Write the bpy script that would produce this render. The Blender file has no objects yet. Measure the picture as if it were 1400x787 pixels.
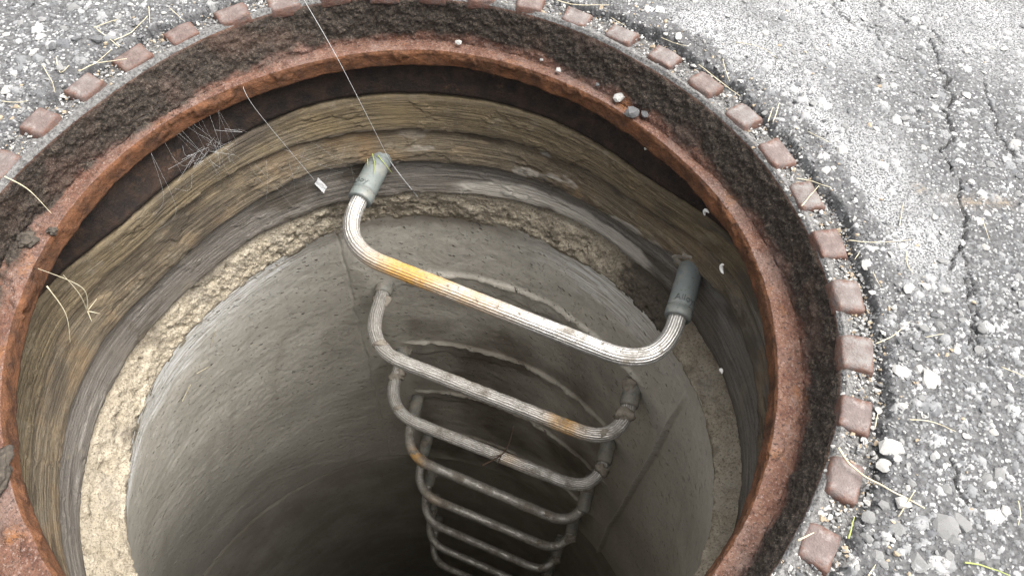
import bpy, bmesh, math, random
import numpy as np
from mathutils import Vector, Matrix

# ------------------------------------------------------------------ camera, light, exposure
S = bpy.context.scene
C = S.collection
cam_d = bpy.data.cameras.new('camera'); cam = bpy.data.objects.new('camera', cam_d); C.objects.link(cam)
cam_d.sensor_width = 36; cam_d.lens = 25.332; cam_d.clip_start = .01; cam_d.clip_end = 500
cam.matrix_world = Matrix((( 0.99609826, -0.08825114, 0.0,         0.08561),
                           ( 0.07417957,  0.83727126, -0.54173261, -0.30933),
                           ( 0.04780852,  0.53961891,  0.84055088,  0.46370),
                           (0, 0, 0, 1)))
S.camera = cam
SUN_EL, SUN_AZ = 67, 12           # azimuth measured from +X towards +Y
w = bpy.data.worlds.new('World'); S.world = w; w.use_nodes = True
nt = w.node_tree; bg = nt.nodes['Background']
sky = nt.nodes.new('ShaderNodeTexSky'); sky.sky_type = 'NISHITA'; sky.sun_disc = False
sky.sun_elevation = math.radians(SUN_EL); sky.sun_rotation = math.radians(90 - SUN_AZ)
sky.air_density = 1.0; sky.dust_density = 4.0
hsv = nt.nodes.new('ShaderNodeHueSaturation'); hsv.inputs['Saturation'].default_value = .12   # milky overcast
nt.links.new(sky.outputs[0], hsv.inputs['Color']); nt.links.new(hsv.outputs[0], bg.inputs[0])
bg.inputs[1].default_value = .08
sun_d = bpy.data.lights.new('sun', 'SUN'); sun_d.energy = 1.5; sun_d.angle = math.radians(62); sun_d.color = (1, .96, .9)
sun = bpy.data.objects.new('sun', sun_d); C.objects.link(sun)
_e, _a = math.radians(SUN_EL), math.radians(SUN_AZ)
sun.rotation_euler = Vector((math.cos(_e) * math.cos(_a), math.cos(_e) * math.sin(_a), math.sin(_e))).to_track_quat('Z', 'Y').to_euler()
sun.location = (0, 0, 5)
S.view_settings.view_transform = 'Standard'; S.view_settings.look = 'None'
S.view_settings.exposure = 2.5; S.view_settings.gamma = 1; S.view_settings.use_curve_mapping = False
S.cycles.max_bounces = 10; S.cycles.diffuse_bounces = 8
S.cycles.use_denoising = True; S.cycles.denoising_prefilter = 'NONE'

# ------------------------------------------------------------------ measured outlines (metres; 48 radii, first at -90 degrees)
RIM = [0.3348, 0.3344, 0.3341, 0.3337, 0.3333, 0.333, 0.3326, 0.3328, 0.3338, 0.3356, 0.3372, 0.3381, 0.3379, 0.3369, 0.3355, 0.3343, 0.3332, 0.3319, 0.3303, 0.3298, 0.3307, 0.3328, 0.3349, 0.3367, 0.3382, 0.3398, 0.3414, 0.3425, 0.3426, 0.341, 0.338, 0.3345, 0.332, 0.3316, 0.3335, 0.3365, 0.3384, 0.3389, 0.3385, 0.3382, 0.3378, 0.3374, 0.337, 0.3367, 0.3363, 0.3359, 0.3356, 0.3352]
LEDGE = [0.3293, 0.3285, 0.3277, 0.3268, 0.326, 0.3252, 0.3245, 0.3244, 0.3251, 0.3263, 0.3274, 0.3279, 0.3277, 0.3267, 0.3245, 0.3212, 0.3175, 0.3145, 0.313, 0.3135, 0.3154, 0.3184, 0.3218, 0.3254, 0.3286, 0.3306, 0.3307, 0.3293, 0.3267, 0.3242, 0.3226, 0.3226, 0.3242, 0.3274, 0.3314, 0.3352, 0.3375, 0.3382, 0.3377, 0.3369, 0.336, 0.3352, 0.3344, 0.3335, 0.3327, 0.3318, 0.331, 0.3302]
LIP = [0.3057, 0.306, 0.3064, 0.3067, 0.307, 0.3074, 0.3076, 0.3076, 0.3072, 0.3063, 0.3051, 0.3042, 0.304, 0.3045, 0.3048, 0.304, 0.3016, 0.2993, 0.2984, 0.2991, 0.3001, 0.3013, 0.303, 0.3055, 0.3076, 0.3085, 0.3082, 0.3073, 0.3069, 0.3072, 0.3081, 0.3092, 0.31, 0.3102, 0.3099, 0.3094, 0.3087, 0.3077, 0.3066, 0.3056, 0.3048, 0.3041, 0.3038, 0.3039, 0.3043, 0.3047, 0.305, 0.3053]
TAN = [0.3022, 0.3019, 0.3016, 0.3013, 0.301, 0.3008, 0.3005, 0.3002, 0.2999, 0.2996, 0.2993, 0.299, 0.2987, 0.2985, 0.2982, 0.2979, 0.2976, 0.2974, 0.2975, 0.298, 0.2991, 0.3007, 0.3023, 0.3036, 0.3046, 0.3061, 0.308, 0.3096, 0.3093, 0.3072, 0.304, 0.3015, 0.3007, 0.3019, 0.3038, 0.3051, 0.3055, 0.3054, 0.3051, 0.3048, 0.3045, 0.3042, 0.3039, 0.3036, 0.3033, 0.3031, 0.3028, 0.3025]
MORT = [0.3459, 0.3457, 0.3455, 0.3454, 0.3452, 0.345, 0.3448, 0.3446, 0.3444, 0.3443, 0.3441, 0.3428, 0.3398, 0.3347, 0.329, 0.3231, 0.3167, 0.3105, 0.3054, 0.3022, 0.2994, 0.2962, 0.2924, 0.2889, 0.2865, 0.2854, 0.2855, 0.2869, 0.2895, 0.2928, 0.2958, 0.2979, 0.3001, 0.3036, 0.3095, 0.317, 0.3244, 0.3306, 0.3355, 0.3397, 0.3432, 0.3456, 0.3466, 0.3468, 0.3466, 0.3465, 0.3463, 0.3461]
CONE = [0.3292, 0.3305, 0.3317, 0.333, 0.3343, 0.3356, 0.3369, 0.3381, 0.3391, 0.3393, 0.3381, 0.3354, 0.3308, 0.3246, 0.3174, 0.3108, 0.3052, 0.3004, 0.296, 0.2926, 0.2905, 0.2896, 0.2894, 0.2898, 0.2906, 0.2921, 0.2931, 0.293, 0.2912, 0.2894, 0.2889, 0.2903, 0.2932, 0.2974, 0.3028, 0.3082, 0.3124, 0.3149, 0.3167, 0.3184, 0.3199, 0.3209, 0.3217, 0.3228, 0.3241, 0.3253, 0.3266, 0.3279]
CRACKS = [
    (1.6, [(0.4879, 0.3341), (0.4891, 0.3085), (0.4846, 0.2861), (0.4934, 0.2721), (0.4847, 0.2621), (0.4885, 0.2452), (0.4758, 0.2266), (0.4768, 0.2075), (0.4738, 0.1885), (0.4567, 0.1735), (0.4624, 0.159), (0.4616, 0.1436), (0.4681, 0.1384), (0.4603, 0.1172), (0.4613, 0.0964), (0.4517, 0.0686), (0.4414, 0.0571), (0.4341, 0.0412)]),
    (1.2, [(0.4458, 0.0351), (0.4456, 0.0229), (0.4395, 0.0152), (0.4417, 0.0014), (0.4399, -0.0124), (0.4366, -0.0346), (0.4449, -0.0423)]),
    (1.0, [(0.5252, 0.2763), (0.5208, 0.2464), (0.5254, 0.2244), (0.5166, 0.2043), (0.5229, 0.1866), (0.5279, 0.1718)]),
    (1.1, [(0.3954, 0.3828), (0.4007, 0.3625), (0.4094, 0.35), (0.4341, 0.3433), (0.4337, 0.3202), (0.4404, 0.302), (0.4576, 0.2949)]),
    (1.0, [(0.4493, 0.2488), (0.4616, 0.2417), (0.4718, 0.2345), (0.4758, 0.2266)]),
    (1.8, [(0.3942, -0.1194), (0.3955, -0.1285), (0.3917, -0.1362), (0.3969, -0.1499)]),
    (1.5, [(0.1861, 0.2836), (0.2102, 0.2547), (0.2303, 0.2346), (0.2643, 0.2259), (0.2793, 0.2034)]),
    (0.9, [(0.4996, 0.326), (0.4938, 0.3482), (0.4698, 0.3591), (0.4455, 0.3899)]),
    (0.8, [(0.4486, 0.0634), (0.4479, 0.0072), (0.4302, -0.0268)]),
]
STRAWS = [
    ('bent straw stalk on the asphalt at the top edge, above the rust-red blocks', 1.3, 0, [(0.1021, 0.3383), (0.1232, 0.3329), (0.159, 0.3392)]),
    ('short straw stub lying on the road grit at the top of the frame', 1.0, 0, [(0.1605, 0.317), (0.1752, 0.3053)]),
    ('thin straw on loose grit above the upper right blocks', 0.9, 0, [(0.2114, 0.2978), (0.2219, 0.2882), (0.2345, 0.2811)]),
    ('long straw lying along the upper right blocks', 1.2, 0, [(0.2451, 0.2569), (0.2646, 0.2368), (0.2815, 0.218)]),
    ('thin upright straw on dark crumbled asphalt at upper right', 0.9, 0, [(0.2695, 0.2707), (0.2709, 0.254), (0.2729, 0.2368)]),
    ('left one of two short parallel straws beside the frame, upper right', 1.3, 0, [(0.3039, 0.1883), (0.3103, 0.2081)]),
    ('right one of two short parallel straws beside the frame, upper right', 1.2, 0, [(0.3086, 0.1889), (0.3181, 0.2158)]),
    ('straw crossing another straw, reaching from block to asphalt', 1.1, 0, [(0.3199, 0.1216), (0.3349, 0.1209), (0.3486, 0.1159)]),
    ('straw lying diagonally across a single rust-red block on the right', 1.3, 0, [(0.3199, 0.0909), (0.3386, 0.1164)]),
    ('long thin straw lying level on asphalt right of the frame', 0.9, 0, [(0.3543, 0.0604), (0.3781, 0.0601), (0.4061, 0.0654)]),
    ('tiny straw stub between two blocks on the right of the frame', 0.9, 0, [(0.361, 0.0487), (0.3553, 0.0402)]),
    ('thin straw standing upright in the picture below the pale worn patch', 0.9, 0, [(0.3988, 0.0789), (0.4082, 0.105)]),
    ('forked straw on asphalt right of the white stone', 1.1, 0, [(0.3991, 0.0529), (0.3978, 0.0419), (0.3997, 0.0322)]),
    ('straw pointing up and right from the gravel between two blocks', 1.1, 0, [(0.3572, -0.0352), (0.3727, -0.0262), (0.3872, -0.0133)]),
    ('short straw just below the white stone beside the frame', 0.8, 0, [(0.368, 0.0302), (0.3731, 0.0183)]),
    ('curved straw on asphalt right of the lower blocks', 1.0, 0, [(0.3702, -0.093), (0.3854, -0.0937), (0.4003, -0.0993)]),
    ('thick long straw reaching from a lower right block onto the asphalt', 2.0, 0, [(0.3146, -0.1194), (0.3243, -0.1337), (0.3441, -0.1443), (0.3658, -0.1549)]),
    ('thin straw crossing the tip of the thick long straw', 1.1, 0, [(0.3475, -0.1621), (0.361, -0.1443)]),
    ('short yellow-green blade beside the lowest full block', 1.4, 1, [(0.3113, -0.1791), (0.317, -0.1657)]),
    ('green stalk on the asphalt at the bottom right edge', 1.4, 1, [(0.3822, -0.1881), (0.3944, -0.1888), (0.4082, -0.1933)]),
    ('short straw leaning on the outer side of a lower right block', 1.1, 0, [(0.3427, -0.1026), (0.3486, -0.0884)]),
    ("pale thick straw stub touching the lowest block's inner corner", 1.7, 0, [(0.2782, -0.1833), (0.2892, -0.1778)]),
    ('thin straw at the far right edge of the asphalt', 1.0, 0, [(0.4485, -0.0443), (0.4623, -0.0519)]),
    ('faint straw lying on grey asphalt near the lower right edge', 0.9, 0, [(0.4299, -0.1449), (0.428, -0.1527), (0.4239, -0.1615)]),
    ('short straw at the bottom edge right of the frame', 1.1, 0, [(0.321, -0.2006), (0.327, -0.1932)]),
    ('straw stalk reaching up from a purple block at upper left', 1.2, 0, [(-0.3184, 0.1739), (-0.3105, 0.1907), (-0.3027, 0.209)]),
    ('short thick straw meeting the long stalk at upper left', 1.4, 0, [(-0.3246, 0.2322), (-0.2966, 0.2129)]),
    ('straw angled to the right on gravel at upper left', 1.2, 0, [(-0.3286, 0.2338), (-0.3094, 0.2473)]),
    ('long straw slanting up to the right at upper left', 1.2, 0, [(-0.3041, 0.2202), (-0.2936, 0.2365), (-0.2846, 0.2562)]),
    ('thin upright straw near the top edge at upper left', 1.0, 0, [(-0.2891, 0.2713), (-0.2799, 0.247)]),
    ('straw lying level across the gap between two upper left blocks', 1.2, 0, [(-0.3075, 0.1881), (-0.2838, 0.1962)]),
    ('thin dark-gold straw curving down on gravel at the left', 0.9, 0, [(-0.3536, 0.1791), (-0.3407, 0.1642), (-0.3279, 0.1461)]),
    ('hooked straw on pale gravel at the left', 1.3, 0, [(-0.346, 0.191), (-0.3371, 0.1744), (-0.33, 0.1812)]),
    ('straw lying level at the far left edge of the gravel', 1.1, 0, [(-0.3708, 0.1333), (-0.3576, 0.1322), (-0.3472, 0.1344)]),
    ('straw at the top edge beside the upper left blocks', 1.0, 0, [(-0.2693, 0.2718), (-0.2515, 0.2564)]),
    ('straw with a bend on crumbled asphalt above the right blocks', 0.9, 0, [(0.284, 0.2966), (0.3089, 0.2911), (0.3231, 0.2778)]),
    ('very thin straw across the pale worn asphalt', 0.8, 0, [(0.3397, 0.1826), (0.3573, 0.1684)]),
    ('thin straw on the asphalt beneath the sharp crack', 0.8, 0, [(0.3966, -0.025), (0.4112, -0.0216)]),
    ('thin straw beside the lower crack on the asphalt', 0.8, 0, [(0.4712, 0.0947), (0.472, 0.0719)]),
]
STONES = [
    (0.3752, -0.0567, 0.0118, 0.8), (0.394, -0.0607, 0.0105, 0.75), (0.3869, -0.052, 0.0056, 0.9), (0.3657, 0.0391, 0.0062, 0.95), (0.368, 0.1637, 0.0074, 0.95), (0.3798, 0.1493, 0.0037, 0.8), (0.3534, -0.1143, 0.0105, 0.75), (0.3461, -0.1274, 0.0062, 0.8), (0.3539, -0.1236, 0.0037, 0.8), (0.353, -0.1525, 0.0087, 0.8), (0.3401, -0.1546, 0.0056, 0.65), (0.377, -0.1664, 0.0124, 0.62), (0.3884, -0.1627, 0.0087, 0.6), (0.38, -0.1731, 0.0068, 0.62), (0.3551, -0.1891, 0.0087, 0.55), (0.4201, -0.1523, 0.0056, 0.95), (0.4287, -0.0956, 0.005, 0.85), (0.4294, -0.0912, 0.0037, 0.8), (0.5023, 0.2485, 0.0068, 0.7), (0.5302, 0.1895, 0.0062, 0.8), (0.4697, 0.2443, 0.0043, 0.9), (0.3485, 0.1361, 0.0056, 0.95), (0.3562, 0.1405, 0.0037, 0.8), (0.2695, 0.282, 0.005, 0.9), (0.3978, 0.0593, 0.0056, 0.95), (0.3747, 0.0545, 0.0043, 0.95), (0.4756, 0.1366, 0.0043, 0.95), (-0.3596, 0.2612, 0.0081, 0.65), (-0.3475, 0.2629, 0.0043, 0.5), (-0.3213, 0.2229, 0.0081, 0.4), (-0.3768, 0.17, 0.0056, 0.8), (-0.3711, 0.1459, 0.0074, 0.7), (-0.3708, 0.1956, 0.0056, 0.7), (-0.2743, 0.2675, 0.0043, 0.95), (-0.3136, 0.2542, 0.0056, 0.6), (0.3297, -0.1631, 0.0056, 0.55), (0.3458, -0.1682, 0.0074, 0.5), (0.3534, -0.0846, 0.0043, 0.8), (0.3677, -0.0832, 0.005, 0.95), (0.3166, 0.3151, 0.005, 0.9), (0.4069, 0.3873, 0.0068, 0.9), (0.4243, 0.3555, 0.0043, 0.9), (0.464, 0.3916, 0.005, 0.9), (0.3777, 0.277, 0.0056, 0.9), (0.3664, 0.3016, 0.005, 0.85), (0.4044, 0.1945, 0.005, 0.9), (0.4539, 0.1932, 0.0037, 0.9), (0.4768, 0.196, 0.0037, 0.9), (0.5051, 0.1957, 0.0037, 0.85), (0.528, 0.2849, 0.0037, 0.9), (0.4428, 0.1745, 0.005, 0.7), (0.5067, 0.2918, 0.0043, 0.7), (0.2432, 0.2667, 0.0043, 0.8), (0.2349, 0.3096, 0.0043, 0.5), (0.3403, 0.2721, 0.0043, 0.8), (0.3099, 0.1719, 0.0043, 0.4), (-0.3521, 0.1263, 0.0074, 0.55), (-0.338, 0.1799, 0.005, 0.6), (-0.3449, 0.1664, 0.005, 0.5), (-0.3431, 0.1842, 0.0043, 0.5), (-0.3374, 0.1104, 0.0056, 0.4), (-0.3409, 0.2203, 0.0062, 0.4), (-0.3551, 0.2048, 0.0056, 0.4), (-0.381, 0.2416, 0.005, 0.5), (-0.3985, 0.2337, 0.0056, 0.6), (-0.4047, 0.2169, 0.005, 0.7), (-0.3088, 0.274, 0.0037, 0.7), (-0.3284, 0.269, 0.0043, 0.5), (0.3587, -0.1423, 0.0037, 0.7), (0.3621, -0.138, 0.0043, 0.55), (0.3652, -0.0851, 0.0037, 0.5), (0.4131, -0.1309, 0.0068, 0.5), (0.424, -0.1274, 0.0068, 0.55), (0.3831, -0.142, 0.0056, 0.5), (0.3916, -0.1825, 0.0074, 0.5), (0.33, -0.1877, 0.0056, 0.5), (0.3338, -0.1918, 0.005, 0.55), (0.3252, -0.1769, 0.0056, 0.5), (0.398, -0.0163, 0.0056, 0.6), (0.4301, -0.0, 0.005, 0.6), (0.4385, -0.0311, 0.0056, 0.6), (0.4237, 0.0194, 0.0043, 0.7), (0.4279, 0.0479, 0.005, 0.6), (0.4688, 0.067, 0.0043, 0.8), (0.4564, 0.0127, 0.0043, 0.6), (0.4304, 0.046, 0.0043, 0.6), (0.4313, -0.0065, 0.0043, 0.5), (0.3914, -0.0327, 0.005, 0.4), 
]
random.seed(4); RNG = np.random.default_rng(7)
# ------------------------------------------------------------------ numpy noise
_perm = RNG.permutation(4096).astype(np.int64)
def _h(i, j, k, s): return _perm[(_perm[(_perm[(i + s * 57) & 4095] + j) & 4095] + k) & 4095]
def perlin(x, y, z=0.0, s=0):
    x, y, z = np.broadcast_arrays(np.asarray(x, float), y, z)
    xi, yi, zi = np.floor(x).astype(np.int64), np.floor(y).astype(np.int64), np.floor(z).astype(np.int64)
    xf, yf, zf = x - xi, y - yi, z - zi
    f = lambda t: t * t * t * (t * (t * 6 - 15) + 10)
    u, v, ww = f(xf), f(yf), f(zf); out = 0
    for a in (0, 1):
        for b in (0, 1):
            for c in (0, 1):
                h = _h(xi + a, yi + b, zi + c, s)
                gx = (h & 63) / 31.5 - 1; gy = ((h >> 6) & 63) / 31.5 - 1; gz = ((h * 7919) >> 3 & 63) / 31.5 - 1
                out = out + (gx * (xf - a) + gy * (yf - b) + gz * (zf - c)) * (u if a else 1 - u) * (v if b else 1 - v) * (ww if c else 1 - ww)
    return out * 1.2
def fbm(P, sc, o=4, s=0, g=.5, st=(1, 1, 1)):
    t, a = 0, 1
    for i in range(o):
        t = t + a * perlin(P[..., 0] * sc * st[0], P[..., 1] * sc * st[1], P[..., 2] * sc * st[2], s + i); a *= g; sc *= 2.03
    return t
def sm(a, b, x): t = np.clip((x - a) / (b - a), 0, 1); return t * t * (3 - 2 * t)
def gs(x, c, wd): return np.exp(-((x - c) / wd) ** 2)

# ------------------------------------------------------------------ mesh helpers
def tag(o, label=None, cat=None, group=None, kind=None):
    if label: o['label'] = label
    if cat: o['category'] = cat
    if group: o['group'] = group
    if kind: o['kind'] = kind
    return o
def link(name, me, mat=None, parent=None):
    o = bpy.data.objects.new(name, me); C.objects.link(o)
    if mat is not None and not me.materials: me.materials.append(mat)
    if parent is not None: o.parent = parent
    return o
def empty(name, loc=(0, 0, 0)):
    o = bpy.data.objects.new(name, None); o.empty_display_size = .05; o.location = loc; C.objects.link(o); return o
def raw_mesh(name, V, Q, attrs=None, smooth=True):
    me = bpy.data.meshes.new(name); V = np.asarray(V, np.float32); Q = np.asarray(Q, np.int32); k = Q.shape[1]
    me.vertices.add(len(V)); me.vertices.foreach_set('co', V.ravel())
    me.loops.add(Q.size); me.loops.foreach_set('vertex_index', Q.ravel())
    me.polygons.add(len(Q)); me.polygons.foreach_set('loop_start', np.arange(0, Q.size, k, dtype=np.int32))
    me.polygons.foreach_set('use_smooth', np.full(len(Q), smooth))
    for n, a in (attrs or {}).items():
        a = np.asarray(a, np.float32)
        if a.ndim == 2: me.attributes.new(n, 'FLOAT_VECTOR', 'POINT').data.foreach_set('vector', a.ravel())
        else: me.attributes.new(n, 'FLOAT', 'POINT').data.foreach_set('value', a.ravel())
    me.update(calc_edges=True); me.validate(); return me
def gquads(nr, nc):
    i = np.arange(nr - 1)[:, None] * nc + np.arange(nc - 1)[None]; i = i.ravel()
    return np.stack([i, i + 1, i + nc + 1, i + nc], 1)
def grid_normals(P):
    du = np.gradient(P, axis=1); dv = np.gradient(P, axis=0)
    n = np.cross(du, dv); return n / (np.linalg.norm(n, axis=2, keepdims=True) + 1e-12)
def grid_mesh(name, P, attrs=None, flip=False, smooth=True):
    nr, nc = P.shape[:2]; Q = gquads(nr, nc)
    if flip: Q = Q[:, ::-1]
    at = {k: (v.reshape(-1, 3) if v.ndim == 3 else v.ravel()) for k, v in (attrs or {}).items()}
    return raw_mesh(name, P.reshape(-1, 3), Q, at, smooth)
def radii(tab, th):      # th in radians, table starts at -90 degrees; periodic smooth
    n = len(tab); t = ((np.degrees(th) + 90) % 360) / 360 * n; i = np.floor(t).astype(int); f = t - i; T = np.array(tab)
    p0, p1, p2, p3 = T[(i - 1) % n], T[i % n], T[(i + 1) % n], T[(i + 2) % n]
    return p1 + .5 * f * (p2 - p0 + f * (2 * p0 - 5 * p1 + 4 * p2 - p3 + f * (3 * (p1 - p2) + p3 - p0)))
def ring_theta(n): return np.linspace(-math.pi / 2, 1.5 * math.pi, n + 1)
def deg(th): return (np.degrees(th) + 90) % 360 - 90      # -90..270
def revolve(th, rows, cx=0, cy=0):      # rows: list of (r(th), z(th))
    P = np.zeros((len(rows), len(th), 3))
    for i, (r, z) in enumerate(rows):
        P[i, :, 0] = cx + r * np.cos(th); P[i, :, 1] = cy + r * np.sin(th); P[i, :, 2] = z
    return P
def cylco(P, th, R=.31):
    A = np.empty_like(P); A[..., 0] = (th * R)[None]; A[..., 1] = P[..., 2]; A[..., 2] = np.hypot(P[..., 0], P[..., 1]); return A
def lerp_rows(a, b, n, first=True):
    t = np.linspace(0, 1, n); t = t if first else t[1:]
    return [((1 - q) * a[0] + q * b[0], (1 - q) * a[1] + q * b[1]) for q in t]
def chain(pts):           # pts: list of ((r,z), count) -> rows
    rows = [pts[0][0]]
    for (p, n), (q, _) in zip([(x[0], x[1]) for x in pts[:-1]], pts[1:]):
        rows += lerp_rows(p, q, n + 1, False)
    return rows
def sweep(name, pts, rad, ns=8, flute=0, fl_d=0.0, attrs_fn=None, caps=True, smooth=True, wob=0, seed=0):
    pts = [Vector(p) for p in pts]; n = len(pts); V = []
    tans = [(pts[min(i + 1, n - 1)] - pts[max(i - 1, 0)]).normalized() for i in range(n)]
    up = Vector((0, 0, 1)); nrm = (up - tans[0] * up.dot(tans[0]))
    if nrm.length < .05: nrm = Vector((1, 0, 0)) - tans[0] * tans[0].x
    nrm.normalize(); L = 0; ls = []
    for i in range(n):
        if i: L += (pts[i] - pts[i - 1]).length
        ls.append(L); nrm = (nrm - tans[i] * nrm.dot(tans[i])).normalized(); bi = tans[i].cross(nrm)
        r0 = rad(i / (n - 1)) if callable(rad) else rad
        for j in range(ns):
            a = 2 * math.pi * j / ns; r = r0
            if flute: r += fl_d * (abs(math.cos(a * flute / 2)) ** .6 - .6)
            V.append(pts[i] + (nrm * math.cos(a) + bi * math.sin(a)) * r)
    V = np.array(V)
    if wob: V = V + np.stack([fbm(V, 90, 3, seed + 11 * q) for q in range(3)], 1) * wob
    i = np.arange(n - 1)[:, None] * ns; j = np.arange(ns)[None]; j2 = (j + 1) % ns
    Q = np.stack([i + j, i + j2, i + ns + j2, i + ns + j], 2).reshape(-1, 4)
    at = {'along': np.repeat(np.array(ls) / max(L, 1e-9), ns)}
    if flute: at['valley'] = np.tile([1 - abs(math.cos(math.pi * flute * j / ns)) for j in range(ns)], n)
    me = raw_mesh(name, V, Q, at, smooth)
    if caps:
        bm = bmesh.new(); bm.from_mesh(me); bm.verts.ensure_lookup_table()
        for s0 in (0, (n - 1) * ns):
            f = [bm.verts[s0 + q] for q in range(ns)]
            try: bm.faces.new(f if s0 else f[::-1])
            except ValueError: pass
        bm.to_mesh(me); bm.free()
    return me
def bez(p, n=14):
    p = [Vector(q) for q in p]
    if len(p) == 2: return [p[0].lerp(p[1], i / (n - 1)) for i in range(n)]
    out = []; m = len(p)
    for k in range(m - 1):
        p0, p1, p2, p3 = p[max(k - 1, 0)], p[k], p[k + 1], p[min(k + 2, m - 1)]
        for i in range(n):
            f = i / n; out.append(p1 + .5 * f * ((p2 - p0) + f * ((2 * p0 - 5 * p1 + 4 * p2 - p3) + f * (3 * (p1 - p2) + p3 - p0))))
    return out + [p[-1]]
def hull(name, fn, n=16, seed=0, smooth=False):
    r = random.Random(seed); bm = bmesh.new()
    for i in range(n): bm.verts.new(fn(r))
    bmesh.ops.convex_hull(bm, input=bm.verts)
    bmesh.ops.delete(bm, geom=[v for v in bm.verts if not v.link_faces], context='VERTS')
    me = bpy.data.meshes.new(name); bm.to_mesh(me); bm.free()
    if smooth:
        for f in me.polygons: f.use_smooth = True
    return me
def lump(name, size, seed, rough=.35, sub=3):
    bm = bmesh.new(); bmesh.ops.create_icosphere(bm, subdivisions=sub, radius=1)
    V = np.array([v.co[:] for v in bm.verts]); d = 1 + rough * fbm(V, 1.3, 4, seed * 3)
    for v, k in zip(bm.verts, d): v.co = Vector((v.co.x * size[0] * k, v.co.y * size[1] * k, v.co.z * size[2] * k))
    for f in bm.faces: f.smooth = True
    me = bpy.data.meshes.new(name); bm.to_mesh(me); bm.free(); return me

# ------------------------------------------------------------------ material helper
class M:
    def __init__(s, name, rough=.85, metal=0, spec=.4):
        s.m = bpy.data.materials.new(name); s.m.use_nodes = True; s.t = s.m.node_tree; s.b = s.t.nodes['Principled BSDF']
        s.b.inputs['Roughness'].default_value = rough; s.b.inputs['Metallic'].default_value = metal
        s.b.inputs['Specular IOR Level'].default_value = spec; s._obj = None
    def n(s, ty, **k):
        x = s.t.nodes.new('ShaderNode' + ty)
        for a, b in k.items(): setattr(x, a, b)
        return x
    def put(s, sock, v):
        if isinstance(v, bpy.types.NodeSocket): s.t.links.new(v, sock)
        elif isinstance(v, (tuple, list)): sock.default_value = (*v, 1) if len(v) == 3 and len(sock.default_value) == 4 else v
        else: sock.default_value = v
    def obj(s):
        if s._obj is None: s._obj = s.n('TexCoord').outputs['Object']
        return s._obj
    def attr(s, name, vec=False): x = s.n('Attribute', attribute_name=name); return x.outputs['Vector' if vec else 'Fac']
    def rnd(s): return s.n('ObjectInfo').outputs['Random']
    def map(s, v, sc=(1, 1, 1), rot=(0, 0, 0), loc=(0, 0, 0)):
        x = s.n('Mapping'); s.put(x.inputs[0], v); x.inputs['Scale'].default_value = sc; x.inputs['Rotation'].default_value = rot; x.inputs['Location'].default_value = loc; return x.outputs[0]
    def noise(s, sc, det=4, ro=.55, v=None, dist=0):
        x = s.n('TexNoise'); s.put(x.inputs['Vector'], v if v is not None else s.obj()); x.inputs['Scale'].default_value = sc
        x.inputs['Detail'].default_value = det; x.inputs['Roughness'].default_value = ro; x.inputs['Distortion'].default_value = dist; return x.outputs[0]
    def vor(s, sc, v=None, feat='F1', out='Distance', rand=1):
        x = s.n('TexVoronoi', feature=feat); s.put(x.inputs['Vector'], v if v is not None else s.obj()); x.inputs['Scale'].default_value = sc; x.inputs['Randomness'].default_value = rand; return x.outputs[out]
    def ramp(s, f, stops):
        x = s.n('ValToRGB'); s.put(x.inputs[0], f); e = x.color_ramp.elements
        while len(e) < len(stops): e.new(.5)
        for el, (p, c) in zip(e, stops): el.position = p; el.color = (c, c, c, 1) if isinstance(c, (int, float)) else (*c, 1)
        return x.outputs[0]
    def mr(s, f, a, b, c=0, d=1):
        x = s.n('MapRange'); x.clamp = True; s.put(x.inputs[0], f)
        for i, q in enumerate((a, b, c, d)): x.inputs[i + 1].default_value = q
        return x.outputs[0]
    def mix(s, f, a, b, mode='MIX'):
        x = s.n('Mix', data_type='RGBA', blend_type=mode); s.put(x.inputs[0], f); s.put(x.inputs[6], a); s.put(x.inputs[7], b); return x.outputs[2]
    def ma(s, op, a, b=0, c=0):
        x = s.n('Math', operation=op); s.put(x.inputs[0], a); s.put(x.inputs[1], b)
        if op == 'MULTIPLY_ADD': s.put(x.inputs[2], c)
        return x.outputs[0]
    def mixf(s, a, b): return s.ma('MULTIPLY_ADD', a, .6, s.ma('MULTIPLY', b, .4))
    def mixv(s, amt):
        x = s.n('TexNoise'); s.put(x.inputs['Vector'], s.obj()); x.inputs['Scale'].default_value = 300; v = s.n('VectorMath', operation='MULTIPLY_ADD'); s.put(v.inputs[0], x.outputs['Color']); v.inputs[1].default_value = (amt,) * 3; s.put(v.inputs[2], s.obj()); return v.outputs[0]
    def col(s, c, k=.77):      # k: overall reflectance of the material
        s.put(s.b.inputs['Base Color'], s.mix(1.0, c, (k, k, k), 'MULTIPLY')); return s
    def ro(s, c): s.put(s.b.inputs['Roughness'], c); return s
    def me(s, c): s.put(s.b.inputs['Metallic'], c); return s
    def bump(s, *hs):     # (height socket, strength, distance)
        prev = None
        for h, st, d in hs:
            x = s.n('Bump'); s.put(x.inputs['Height'], h); x.inputs['Strength'].default_value = st; x.inputs['Distance'].default_value = d
            if prev is not None: s.put(x.inputs['Normal'], prev)
            prev = x.outputs[0]
        s.put(s.b.inputs['Normal'], prev); return s

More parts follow.
